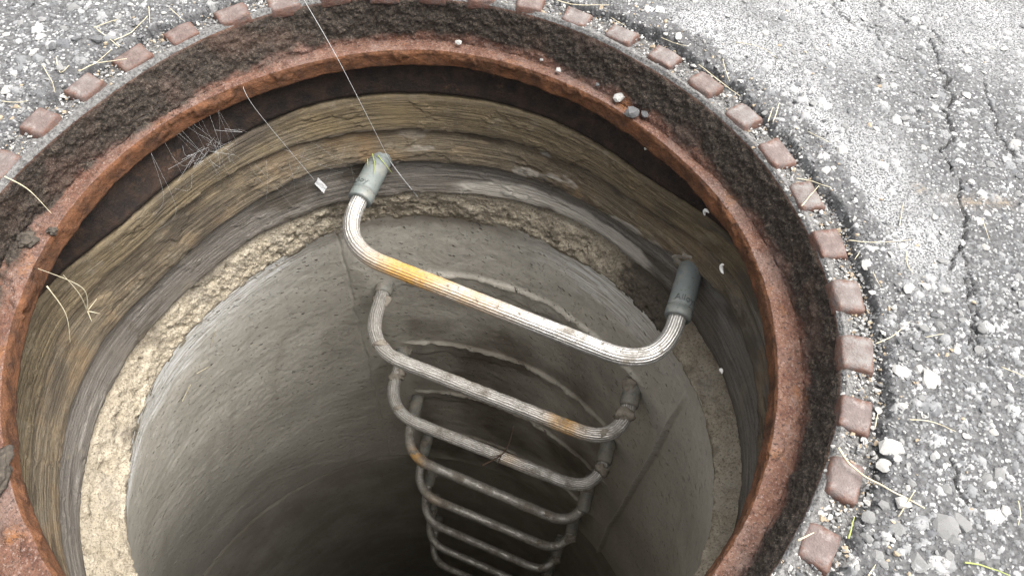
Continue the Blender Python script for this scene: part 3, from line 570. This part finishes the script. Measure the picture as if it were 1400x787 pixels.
scatter_stuff('loose_gravel', 3200, place_road, lambda r: min(.0007 + r.expovariate(1 / .0007), .0032), [(STONE_M[0], 4), (STONE_M[1], 4), (STONE_M[2], 2), (STONE_M[3], 1)], 'loose fine gravel scattered over the asphalt beside the frame', 5)

# ------------------------------------------------------------------ grade rings, mortar, cone, riser
def ring_r(th, z):
    a, b = tan_r(th), radii(MORT, th); t = np.clip((-.105 - z) / .145, 0, 1.2); return a + (b - a) * t
def seam1(th): d = deg(th); return -.155 + .012 * gs(d, 20, 30) + .014 * gs(d, 150, 30)
def seam2(th): d = deg(th); return -.201 + .032 * gs(d, 14, 22) + .008 * gs(d, 125, 25)
def ring(name, label, kind, ztop, zbot, seed, ins):
    th = ring_theta(1100); dg = deg(th); Cc = np.stack([np.cos(th), np.sin(th), 0 * th], 1) * .3
    zt = ztop(th) + .0022 * fbm(Cc, 40, 5, seed); zb = zbot(th) + .0035 * fbm(Cc, 28, 5, seed + 5)
    rt, rb = ring_r(th, zt) + .003, ring_r(th, zb) - ins
    rw = chain([((rt + .05, zt - .004), 3), ((rt + .002, zt), 2), ((rt, zt - .002), 34), ((rb, zb + .002), 2), ((rb + .002, zb), 3), ((rb + .05, zb + .004), 1)])
    P = revolve(th, rw); cyl = cylco(P, th); nr = len(rw); row = np.arange(nr)[:, None]; face = sm(3, 6, row) * (1 - sm(nr - 7, nr - 4, row))
    U3 = cyl * np.array([1, 1, 0]); d = .0008 * fbm(U3, 1, 4, seed + 9, .6, (9, 300, 1)) + .0006 * fbm(U3, 1, 3, seed + 15, .5, (4, 38, 1)) + .0012 * sm(.25, .32, fbm(U3, 1, 5, seed + 21, .6, (16, 30, 1))) + .0005 * fbm(U3, 120, 3, seed + 25)
    P[..., 0] -= np.cos(th) * d * face; P[..., 1] -= np.sin(th) * d * face
    if kind == 'lower':
        b = (dg > 33) & (dg < 92); t = (cyl[..., 1] - zb) / (zt - zb); tt = (dg - 33) / 59
        stain = b * sm(.0, .25, np.minimum(tt, 1 - tt) * 2.2)[None] * (1 - sm(.30, .42, t - .28 * np.sin(np.clip(tt, 0, 1) * 3.14) + .12 * fbm(U3, 30, 3, 77)))
    elif kind == 'middle': stain = .7 * sm(.35, .5, fbm(U3, 1, 4, 81, .5, (14, 40, 1))) * gs(dg, 60, 40)
    else: stain = np.zeros(P.shape[:2])
    damp = .75 * sm(.18, .5, fbm(U3, 1, 4, seed + 31, .5, (8, 22, 1))) + .6 * gs(row, nr - 6, 3) + .35 * gs(row, 5, 2)
    if kind == 'middle': damp = damp + .9 * gs(dg, 66, 11) * gs(row, nr - 10, 9) * sm(-.2, .3, fbm(U3, 90, 3, 91))
    me = grid_mesh(name, P, {'cyl': cyl, 'stain': np.clip(stain * np.ones_like(P[..., 0]), 0, 1), 'damp': np.clip(damp, 0, 1)}, flip=True)
    return tag(link(name, me, mat_ring(kind)), label, 'concrete ring', 'stacked grade rings')
ring('grade_ring', 'topmost olive-brown brushed concrete ring directly under the iron frame', 'upper', lambda t: -.1115 + 0 * t, lambda t: seam1(t) + .001, 200, .001)
ring('grade_ring', 'middle brown brushed concrete ring with ochre stains, above the first step', 'middle', lambda t: seam1(t) - .003, lambda t: seam2(t) + .001, 240, .004)
ring('grade_ring', 'lowest grey-brown brushed concrete ring with a pale dry patch on the right', 'lower', lambda t: seam2(t) - .003, lambda t: -.248 + .004 * gs(deg(t), 50, 25) + 0 * t, 280, .003)
def build_mortar():
    th = ring_theta(1300); a, b = radii(MORT, th), radii(CONE, th); one = np.ones_like(th); dg = deg(th)
    w_ = gs(dg, -12, 38); a = a + .007 * w_; b = b - .012 * w_; zc_ = .017 * w_; zm_ = -.009 * w_
    rw = chain([((a + .045, one * -.262), 4), ((a + .008, one * -.2535), 4), ((a + .002, one * -.257 + zm_), 26), ((b - .001, one * -.298 + zc_), 9), ((b + .0022, one * -.314 + zc_), 2), ((b + .03, one * -.316 + zc_), 1)])
    P = revolve(th, rw); nr = len(rw); row = np.arange(nr)[:, None]; f = sm(5, 10, row) * (1 - sm(nr - 14, nr - 3, row))
    d = f * (.0032 * fbm(P, 50, 5, 301, .7) + .0026 * np.abs(fbm(P, 190, 4, 311, .7)) + .003 * sm(.1, .4, fbm(P, 22, 3, 317)) - .005 * sm(.35, .5, fbm(P, 60, 3, 313))) + .0016 * fbm(P, 60, 4, 319) * sm(nr - 16, nr - 8, row)
    P[..., 0] -= np.cos(th) * d; P[..., 1] -= np.sin(th) * d; P[..., 2] += .4 * d * f
    damp = np.clip(gs(dg, 34, 9)[None] * 1.3 + .25 * sm(nr - 15, nr - 8, row + 5 * fbm(P, 40, 3, 337)) * gs(dg, 85, 50)[None] + .5 * sm(.3, .5, fbm(P, 25, 4, 341)), 0, 1)
    return tag(link('mortar_bed', grid_mesh('mortar_bed', P, {'damp': damp}, flip=True), MORTAR_M), 'crumbly sand-coloured mortar band between the lowest ring and the grey cone', 'mortar')
build_mortar()
NL = np.array([.296, .955]); RB, ZB = .55, -1.35; CB = -NL * (RB - .315)
STEP_Z = [-.2437, -.4698, -.7053, -.9408, -1.1763, -1.4118, -1.6473, -1.8828]
def build_cone():
    th = np.radians(np.r_[np.linspace(-90, -32, 60), np.linspace(-30, 215, 880), np.linspace(217, 270, 50)]); dg = deg(th[:-1]); dg = np.r_[dg, 270.]; rt = radii(CONE, th); zs = np.r_[-.300 - np.linspace(0, .124, 60), -.424 - (1.35 - .424) * (np.linspace(0, 1, 351)[1:])]
    T = np.stack([rt * np.cos(th), rt * np.sin(th)], 1); B = CB + RB * np.stack([np.cos(th), np.sin(th)], 1)
    P = np.zeros((len(zs), len(th), 3)); q = ((zs + .304) / (-1.35 + .304))[:, None, None]
    w_ = gs(dg, -12, 38); T = T * ((rt - .012 * w_) / rt)[:, None]; P[..., :2] = T[None] * (1 - q) + B[None] * q; P[..., 2] = zs[:, None] + .017 * w_[None] * (1 - q[..., 0])
    ang = np.degrees(np.arctan2(P[..., 1], P[..., 0])); ang = (ang + 90) % 360 - 90; z = P[..., 2]
    cyl = cylco(P, th, .4); dep = -.304 - z
    d = .004 * fbm(P, 4, 3, 401) + .0007 * fbm(P, 60, 3, 405)
    sr = 12.5 + 6.5 * np.clip(dep / .8, 0, 1) + .25 * fbm(P, 30, 3, 409); sl = 123 - 9 * np.clip(dep / .4, 0, 1)
    panel = sm(-.35, .35, ang - sr) * (1 - sm(-4, 2, ang - sl)); fade = sm(.008, .04, dep); d = d + .007 * panel * sm(.010, .16, dep + .02 * fbm(P, 14, 3, 417))
    lipr = np.exp(-((ang - sr - .3) / .42) ** 2) * np.clip(.8 + .5 * fbm(P, 90, 3, 413), 0, 2); d = d + .0035 * lipr * fade
    ridge = np.zeros_like(d); inp = sm(24, 30, ang) * (1 - sm(104, 110, ang)); saw = np.zeros_like(d)
    for k, sz in enumerate(STEP_Z[1:5]):
        zc = sz + .030 + .002 * fbm(P * np.array([1, 1, 0]), 7, 4, 421 + k, .65)
        rg = gs(z, zc, .0026) * inp * np.clip(.9 + 1.1 * fbm(P, 30, 4, 431 + k, .65), .1, 1.6); ridge = np.maximum(ridge, rg)
        dr = zc - .035 - .018 * fbm(P * np.array([1, 1, 0]), 22, 4, 441 + k); saw = saw + .0035 * sm(-.003, .003, z - dr) * (1 - sm(0, .01, z - zc)) * inp
    d = d + .0042 * ridge + .6 * saw
    vs = .0022 * np.exp(-((ang - 121 + .6 * fbm(P, 20, 3, 455)) / .22) ** 2); d = d - vs
    P[..., 0] -= np.cos(th) * d; P[..., 1] -= np.sin(th) * d
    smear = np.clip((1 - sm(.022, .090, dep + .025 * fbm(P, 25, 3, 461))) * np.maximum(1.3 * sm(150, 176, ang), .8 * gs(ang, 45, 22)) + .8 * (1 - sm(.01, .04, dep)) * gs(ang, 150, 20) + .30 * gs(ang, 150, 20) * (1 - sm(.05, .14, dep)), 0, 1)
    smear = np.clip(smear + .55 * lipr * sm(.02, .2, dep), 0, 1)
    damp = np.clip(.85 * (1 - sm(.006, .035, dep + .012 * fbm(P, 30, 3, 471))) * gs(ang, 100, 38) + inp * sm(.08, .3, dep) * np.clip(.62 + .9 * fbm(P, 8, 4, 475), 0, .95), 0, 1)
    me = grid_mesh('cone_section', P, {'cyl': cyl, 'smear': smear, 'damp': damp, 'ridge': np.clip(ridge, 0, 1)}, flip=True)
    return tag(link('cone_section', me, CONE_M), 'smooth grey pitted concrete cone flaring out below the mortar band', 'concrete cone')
build_cone()
def build_riser():
    th = ring_theta(300); zs = -1.352 - np.linspace(0, 3.0, 90); one = np.ones_like(th)
    rows = [(one * (RB + .05), one * -1.351), (one * (RB + .012), one * -1.3515)] + [(one * (RB + .006), one * zz - .004) for i, zz in enumerate(zs)]
    P = revolve(th, rows, CB[0], CB[1]); z0 = np.zeros(P.shape[:2]); d = .004 * fbm(P, 5, 3, 501); P[..., 0] += np.cos(th) * d; P[..., 1] += np.sin(th) * d
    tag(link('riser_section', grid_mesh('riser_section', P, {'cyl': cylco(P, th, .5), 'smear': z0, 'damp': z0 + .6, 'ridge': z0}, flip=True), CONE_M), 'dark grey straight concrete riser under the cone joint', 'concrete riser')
    th = ring_theta(120); rows = [(np.full_like(th, r), np.full_like(th, -4.3)) for r in np.linspace(.001, .6, 30)]
    P = revolve(th, rows, CB[0], CB[1]); P[..., 2] += .01 * fbm(P, 12, 4, 511); z0 = np.zeros(P.shape[:2])
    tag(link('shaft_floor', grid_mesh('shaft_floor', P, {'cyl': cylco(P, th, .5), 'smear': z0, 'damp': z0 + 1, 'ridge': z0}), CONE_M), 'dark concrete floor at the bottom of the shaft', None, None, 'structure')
build_riser()

# ------------------------------------------------------------------ steps
def rounded(bl, cl, cr, br, rad):
    bl, cl, cr, br = map(Vector, (bl, cl, cr, br)); out = [bl.lerp(cl + (bl - cl).normalized() * rad, i / 9) for i in range(10)]
    def corner(a, c, b):
        p, q = c + (a - c).normalized() * rad, c + (b - c).normalized() * rad
        return [p * (1 - t) ** 2 + c * 2 * t * (1 - t) + q * t * t for t in [i / 12 for i in range(1, 13)]]
    out += corner(bl, cl, cr); s, e = out[-1], cr + (cl - cr).normalized() * rad
    out += [s.lerp(e, i / 40) for i in range(1, 41)] + corner(cl, cr, br); s = out[-1]
    out += [s.lerp(br, i / 9) for i in range(1, 10)]; return out
def lathe_along(name, a, b, prof, ns=40, mat=None, parent=None, spiral=None):
    a, b = Vector(a), Vector(b); d = (b - a); L = d.length; d.normalize(); u = Vector((0, 0, 1)) - d * d.z; u.normalize(); v = d.cross(u); V = []
    for t, r in prof:
        for j in range(ns):
            g = 2 * math.pi * j / ns; rr = r + (spiral(t, g) if spiral else 0); V.append(a + d * (t * L) + (u * math.cos(g) + v * math.sin(g)) * rr)
    n = len(prof); i = np.arange(n - 1)[:, None] * ns; j = np.arange(ns)[None]; j2 = (j + 1) % ns
    me = raw_mesh(name, np.array(V), np.stack([i + j, i + j2, i + ns + j2, i + ns + j], 2).reshape(-1, 4))
    return link(name, me, mat, parent), (a, d, u, v, L)
def emboss(text, fr, t0, rad, size, g0, parent, mat):
    a, d, u, v, L = fr; cu = bpy.data.curves.new('lettering', 'FONT'); cu.body = text; cu.size = size; cu.extrude = .0006; cu.align_x = 'CENTER'; cu.resolution_u = 2
    o = bpy.data.objects.new('tmp', cu); C.objects.link(o); dg_ = bpy.context.evaluated_depsgraph_get(); me = bpy.data.meshes.new_from_object(o.evaluated_get(dg_)); bpy.data.objects.remove(o)
    for q in me.vertices:
        g = g0 - q.co.x / rad; rr = rad + .0002 + q.co.z; ax = t0 * L - q.co.y
        q.co = a + d * ax + (u * math.cos(g) + v * math.sin(g)) * rr
    me.name = 'lettering'; me.update(); return link('lettering', me, mat, parent)
STEPS = [((-.0785, .316, -.193), (-.1156, .1540, -.200), (.2464, .0306, -.200), (.2905, .187, -.180))]
_L = [(-.1177, .1678), (-.1116, .1700), (-.1020, .1780), (-.0950, .1760), (-.0945, .1775), (-.0945, .1775), (-.0945, .1775)]
_R = [(.2504, .0513), (.2528, .0572), (.2525, .0635), (.2535, .0670), (.2440, .0690), (.2440, .0690), (.2440, .0690)]
for z, (lx, ly), (rx, ry) in zip(STEP_Z[1:], _L, _R):
    STEPS.append(((lx + .013, .306, z + .002), (lx, ly, z), (rx, ry, z), (rx + .022, .158, z + .010)))
ORD = ['topmost and brightest fluted metal step, with lettered grey sleeves and a yellow rust streak', 'second fluted metal step from the top, rusty at its right bend', 'third fluted metal step from the top, with a dry twig caught on it', 'fourth metal step from the top, rust spot at its left bend', 'fifth metal step from the top, muddy along its left half', 'sixth metal step down the dark shaft', 'seventh metal step down the dark shaft, cut by the picture edge', 'deepest visible metal step, just inside the bottom edge of the picture']
RUST = [[(.35, .065, 1.0), (.46, .08, .5)], [(.72, .04, 1.0)], [(.6, .03, .3)], [(.25, .035, 1)], [(.3, .04, .3)], [], [], []]
def build_step(k):
    bl, cl, cr, br = map(Vector, STEPS[k]); root = tag(empty('manhole_step', ((bl + br) / 2)), ORD[k], 'ladder step', 'ladder steps down the shaft')
    hold = root
    def child(o): o.location = -root.location; return o
    path = rounded(bl, cl, cr, br, .062)
    me = sweep('tread', path, .0092 if k == 0 else .0098, 112 if k < 3 else 56, flute=18, fl_d=.0014 if k < 3 else .001, wob=.0004 if k == 0 else .0010, seed=600 + k)
    n = len(me.vertices); co = np.empty(n); me.attributes['along'].data.foreach_get('value', co); ru = np.zeros(n)
    for c, wd, a in RUST[k]: ru += a * gs(co, c, wd)
    me.attributes.new('rust', 'FLOAT', 'POINT').data.foreach_set('value', np.clip(ru, 0, 1).astype(np.float32))
    child(link('tread', me, TREAD[0 if k == 0 else 1 if k < 3 else 2], root))
    for side, (b, c) in enumerate(((bl, cl), (br, cr))):
        d = (c - b).normalized(); 
        if k == 0:
            out = b + d * (.016, .020)[side]; tip = b + d * ((.100, .098)[side]); R0 = .0142
            prof = [(0, .0108), (.10, .0112), (.14, .0118), (.16, .0136), (.24, .0140)] + [(.26 + .5 * i / 20, R0) for i in range(21)] + [(.775, R0), (.78, R0 + .0001), (.845, R0 + .0001), (.85, R0 - .0012), (.862, R0 - .0012), (.868, R0 + .0004), (.985, R0 + .0001), (1, R0 - .0008), (1.0, .0095)]
            if side == 0:
                prof = [(0, .0138)] + [(.02 + .40 * i / 90, .0138) for i in range(91)] + [(.44 + .33 * i / 10, R0) for i in range(11)] + prof[-9:]
            sp = (lambda t, g: -.0007 * (math.sin(t * 130 + g) > .35) * (t < .40)) if side == 0 else (lambda t, g: -.0008 * (math.sin(t * 95) > .3) * (t < .13))
            o, fr = lathe_along('sleeve', out, tip, prof, 64, SLEEVE[0], root, sp); child(o)
            o2 = link('socket_mortar', lump('socket_mortar', (.021, .021, .007), 77 + side, .45, 4), MUD, root); o2.location = b + d * (.024, .026)[side] - root.location; o2.rotation_euler = d.to_track_quat('Z', 'Y').to_euler()
            emboss('Alloy', fr, .80, R0 + .0001, .0105, (.45, -.05)[side], o, LETTER)
        else:
            ln = (.018, .022)[side] if k != 3 else .04; out = b - d * .005; tip = b + d * (ln + .028)
            prof = [(0, .013), (.1, .0132)] + [(.1 + .8 * i / 8, .0134 + .0004 * math.sin(i * 1.7 + k)) for i in range(9)] + [(.94, .0132), (1, .0122), (1, .0098)]
            o, fr = lathe_along('sleeve', out, tip, prof, 32, SLEEVE[1], root); child(o)
            for q in range(2):
                pos = b + d * (.018 + .035 * q + random.uniform(0, .012)) + Vector((random.uniform(-.006, .006), 0, random.uniform(-.004, .008)))
                o = link('mud_clump', lump('mud_clump', (.011 + random.uniform(0, .006), .012, .010), k * 7 + q + side * 3, .55, 3), MUD, root); o.location = pos - root.location; o.rotation_euler = (random.random() * 3, random.random() * 3, 0)
    if k:
        for q in range(3 if k < 6 else 1):
            t = random.choice((.12, .2, .3, .75, .8)) ; i = int(t * (len(path) - 1)); o = link('mud_clump', lump('mud_clump', (.010, .0065, .0055), k * 11 + q, .6, 3), MUD, root); o.location = path[i] + Vector((0, 0, .006)) - root.location
    return root
for k in range(8): build_step(k)

# ------------------------------------------------------------------ straw, webs and small litter
for lb, t, g, pts in STRAWS:
    q = []
    for i, (x, y) in enumerate(pts):
        r = math.hypot(x, y); z = max(.0045 if .33 < r < .364 else ground_z(x, y) if r > .36 else .0, .001)
        q.append((x, y, z + .0012 + random.uniform(0, .0015)))
    q = bez(q, 8); zs = [v.z for v in q]
    me = sweep('straw', q, lambda u, t=t: t * .00042 * (1 - .45 * u), 6, wob=.0006, seed=700 + len(lb))
    tag(link('straw', me, STRAW_G if g else STRAW), lb, 'straw', 'bits of straw round the frame')
def strand(pts, r, sag=0): return bez(pts, 12), r
def join_tubes(name, strands, mat):
    V, Q, o = [], [], 0
    for pts, r in strands:
        me = sweep('t', pts, r, 4, caps=False); n = len(me.vertices); v = np.empty(n * 3); me.vertices.foreach_get('co', v); V.append(v.reshape(-1, 3)); Q += [[i + o for i in p.vertices] for p in me.polygons]; o += n; bpy.data.meshes.remove(me)
    return link(name, raw_mesh(name, np.concatenate(V), np.array(Q)), mat)
tag(join_tubes('silk_thread', [(bez([(-.149, .311, .001), (-.1125, .2765, -.046), (-.074, .277, -.19)], 16), .00026), (bez([(-.074, .277, -.19), (-.062, .276, -.215), (-.045, .281, -.258)], 10), .0006)], SILK), 'long straight white spider thread hanging from the rim past the first step', 'cobweb')
tag(join_tubes('silk_thread', [(bez([(-.204, .237, -.047), (-.192, .224, -.070), (-.157, .238, -.19)], 16), .00018)], SILK), 'thin white thread with a bead, left of the long straight thread', 'cobweb')
rr = random.Random(12); ss = []
for i in range(16):
    a = math.radians(rr.uniform(134, 152)); b = a + math.radians(rr.uniform(-9, 7)); z = rr.uniform(-.115, -.16)
    p, e = (.304 * math.cos(a), .304 * math.sin(a), -.060), (.300 * math.cos(b), .300 * math.sin(b), z); m = ((p[0] + e[0]) / 2 * rr.uniform(.93, .99), (p[1] + e[1]) / 2 * rr.uniform(.93, .99), (p[2] + e[2]) / 2 - rr.uniform(.0, .02)); ss.append((bez([p, m, e], 6), rr.uniform(.00002, .00006)))
for i in range(26):
    a = math.radians(rr.uniform(137, 148)); z = rr.uniform(-.07, -.11); q = [(.291 * math.cos(a + t) * s, .291 * math.sin(a + t) * s, z + dz) for t, s, dz in ((0, 1, 0), (rr.uniform(-.05, .05), rr.uniform(.97, 1.01), rr.uniform(-.012, .012)), (rr.uniform(-.09, .09), 1, rr.uniform(-.02, .02)))]; ss.append((bez(q, 5), rr.uniform(.00003, .00009)))
tag(join_tubes('cobweb', ss, SILK), 'tangled grey cobweb under the iron lip at upper left', 'cobweb')
ss = []
for i in range(18):
    a = math.radians(rr.uniform(112, 136)); b = a + math.radians(rr.uniform(-12, 8)); p, e = (.297 * math.cos(a), .297 * math.sin(a), rr.uniform(-.12, -.19)), (.292 * math.cos(b), .292 * math.sin(b), rr.uniform(-.17, -.235)); ss.append((bez([p, tuple((p[i] + e[i]) / 2 * .985 for i in range(3)), e], 6), rr.uniform(.00002, .00006)))
tag(join_tubes('cobweb', ss, SILK), 'faint loose web strands stretched over the rings left of the first step', 'cobweb')
# paper scrap
bm = bmesh.new(); g = [[bm.verts.new((x * .0021, y * .0085 + .0006 * x, .0009 * math.sin(x * 1.5 + y))) for x in (-2, -1, 0, 1, 2)] for y in (-1, -.5, 0, .5, 1)]
for i in range(4):
    for j in range(4): bm.faces.new((g[i][j], g[i][j + 1], g[i + 1][j + 1], g[i + 1][j]))
bmesh.ops.solidify(bm, geom=bm.faces[:], thickness=.0003)
me = bpy.data.meshes.new('paper_scrap'); bm.to_mesh(me); bm.free()
o = link('paper_scrap', me, PAPER); o.location = (-.154, .246, -.209); o.rotation_euler = (math.radians(62), math.radians(-12), math.radians(60)); tag(o, 'tiny white paper scrap caught in web left of the first step', 'paper')
# pebbles on the iron ledge
for i, (x, y, s, k, lb) in enumerate([(.0058, .3212, .0042, 2, 'small white pebble on the ledge at the top, left of the others'), (.1138, .2915, .0040, 2, 'white pebble on the ledge between the top pebble and the largest one'), (.0954, .3061, .0022, 2, 'tiny white chip on the ledge at upper right'), (.1767, .2575, .0070, 2, 'largest white pebble on the rusty ledge, upper right'), (.2025, .2375, .0052, 0, 'dark grey pebble on the ledge beside the largest white one'), (.1895, .2375, .0085, 0, 'flat blue-grey chip on the edge of the ledge, upper right'), (.155, .275, .0030, 0, 'dark crumb on the ledge left of the largest white pebble')]):
    me = hull('pebble', stone_pt, 26, 40 + i); o = link('pebble', me, STONE_M[k]); o.location = (x, y, -.0445 + s * .3); o.scale = (s, s, s * 1.2); o.rotation_euler = (0, 0, i * 1.3); tag(o, lb, 'pebble', 'pebbles on the iron ledge')
# dirt on the ledge, far left
for x, y, s, z, lb in ((-.325, .022, (.008, .007, .004), -.044, 'black soil clump on the ledge at the left'), (-.309, .035, (.004, .0035, .003), -.045, 'small black crumb on the ledge beside the soil clump'), (-.262, -.176, (.012, .020, .006), -.043, 'dark grey asphalt lump on the ledge at lower left')):
    o = link('dirt_clump', lump('dirt_clump', s, int(x * -1000), .6, 4), DIRT); o.location = (x, y, z); tag(o, lb, 'dirt clump')
# curled white shells on the inner iron wall and ring
for x, y, z, s, rot, lb in ((.2125, .2160, -.0715, .0042, .3, 'white curled shell fragment under the iron lip, upper right'), (.2690, .1440, -.0765, .0040, 1.2, 'pale curled shell fragment under the lip above the right sleeve'), (.2880, .0965, -.0990, .0045, 2.2, 'pale curled shell fragment on the iron right of the right sleeve'), (.300, .0215, -.170, .0030, .8, 'small white fleck stuck on the ring at the right')):
    n = Vector((-x, -y, 0)).normalized(); t = Vector((-n.y, n.x, 0)); q = [Vector((x, y, z)) + (t * math.cos(a + rot) + Vector((0, 0, 1)) * math.sin(a + rot)) * s + n * .0015 for a in [i * .26 for i in range(13)]]
    tag(link('shell_fragment', sweep('shell_fragment', q, lambda u: .0006 + .0014 * math.sin(u * 3.1416), 8), SHELL), lb, 'shell')
# dry grass caught on the ring at the left
def blades(name, specs, mat, label, cat):
    root = tag(empty(name, specs[0][0][0]), label, cat)
    for pts, r in specs:
        o = link('blade', sweep('blade', bez(pts, 9), lambda u, r=r: r * (1 - .75 * u), 5), mat, root); o.location = -root.location
    return root
blades('dry_grass_tuft', [([(-.294, -.003, -.112), (-.286, .002, -.080), (-.304, -.004, -.044)], .0007), ([(-.294, -.003, -.112), (-.290, -.001, -.085), (-.296, .004, -.064)], .0006), ([(-.294, -.003, -.112), (-.288, .008, -.108)], .0007), ([(-.294, -.003, -.112), (-.290, -.010, -.118)], .0007), ([(-.294, -.003, -.112), (-.286, -.001, -.119)], .0006)], STRAW, 'yellow dry grass tuft hanging on the brown ring at the left', 'grass')
blades('dry_grass', [([(-.300, -.012, -.058), (-.293, -.022, -.085), (-.296, -.036, -.112)], .0006)], STRAW, 'single thin yellow blade below the dry tuft at the left', 'grass')
blades('dry_grass', [([(-.332, .052, .002), (-.318, .050, -.010), (-.305, .042, -.030)], .0007)], STRAW, 'pale stalk lying across the black wall at the far left', 'grass')
gb = []
for i in range(16):
    x0 = -.165 + .02 * random.random(); y0 = .322 + .012 * random.random(); gb.append(([(x0, y0, .001), (x0 + random.uniform(-.02, .02), y0 + random.uniform(-.008, .006), .010), (x0 + random.uniform(-.04, .035), y0 + random.uniform(-.018, .005), .006)], .0009))
blades('grass_tuft', gb, GREEN, 'small green grass tuft sprouting at the top edge of the frame', 'grass')
blades('grass_bits', [([(-.094, .276, -.1785), (-.089, .262, -.1795), (-.087, .246, -.1815)], .0008), ([(-.087, .274, -.1785), (-.078, .268, -.186), (-.070, .264, -.196)], .0008), ([(-.099, .270, -.181), (-.096, .256, -.181)], .0007)], STRAW_G, 'green grass bits stuck on the left sleeve of the first step', 'grass')
tw = STEPS[2]; c = Vector(tw[1]).lerp(Vector(tw[2]), .56) + Vector((0, 0, .010))
blades('twig', [([c + Vector((-.030, -.022, .004)), c, c + Vector((.012, .02, .012)), c + Vector((.016, .045, .02))], .0016), ([c, c + Vector((-.02, -.008, .008))], .0012), ([c, c + Vector((-.006, -.02, .004))], .0012)], TWIG, 'dark dry twig hanging on the third step', 'twig')
# pale hairs and straw flecks on the cone wall
for i, (a, z, da, dz, lb) in enumerate(((157, -.345, 1.5, -.028, 'upper pale straw fleck on the cone wall, far left'), (163, -.40, -4, -.016, 'curved pale hair on the cone wall below the upper fleck'), (168, -.425, -3, .016, 'lower pale straw fleck on the cone wall at the left'))):
    pts = []
    for t in (0, .5, 1):
        th = np.array([math.radians(a + da * t)]); zq = z + dz * t; q = (-.304 - zq) / 1.046; rt = float(radii(CONE, th)[0]); x = rt * math.cos(th[0]) * (1 - q) + (CB[0] + RB * math.cos(th[0])) * q; y = rt * math.sin(th[0]) * (1 - q) + (CB[1] + RB * math.sin(th[0])) * q; pts.append((x * .985, y * .985, zq))
    tag(link('straw', sweep('straw', bez(pts, 6), .0006, 6), STRAW), lb, 'straw', 'flecks on the cone wall')
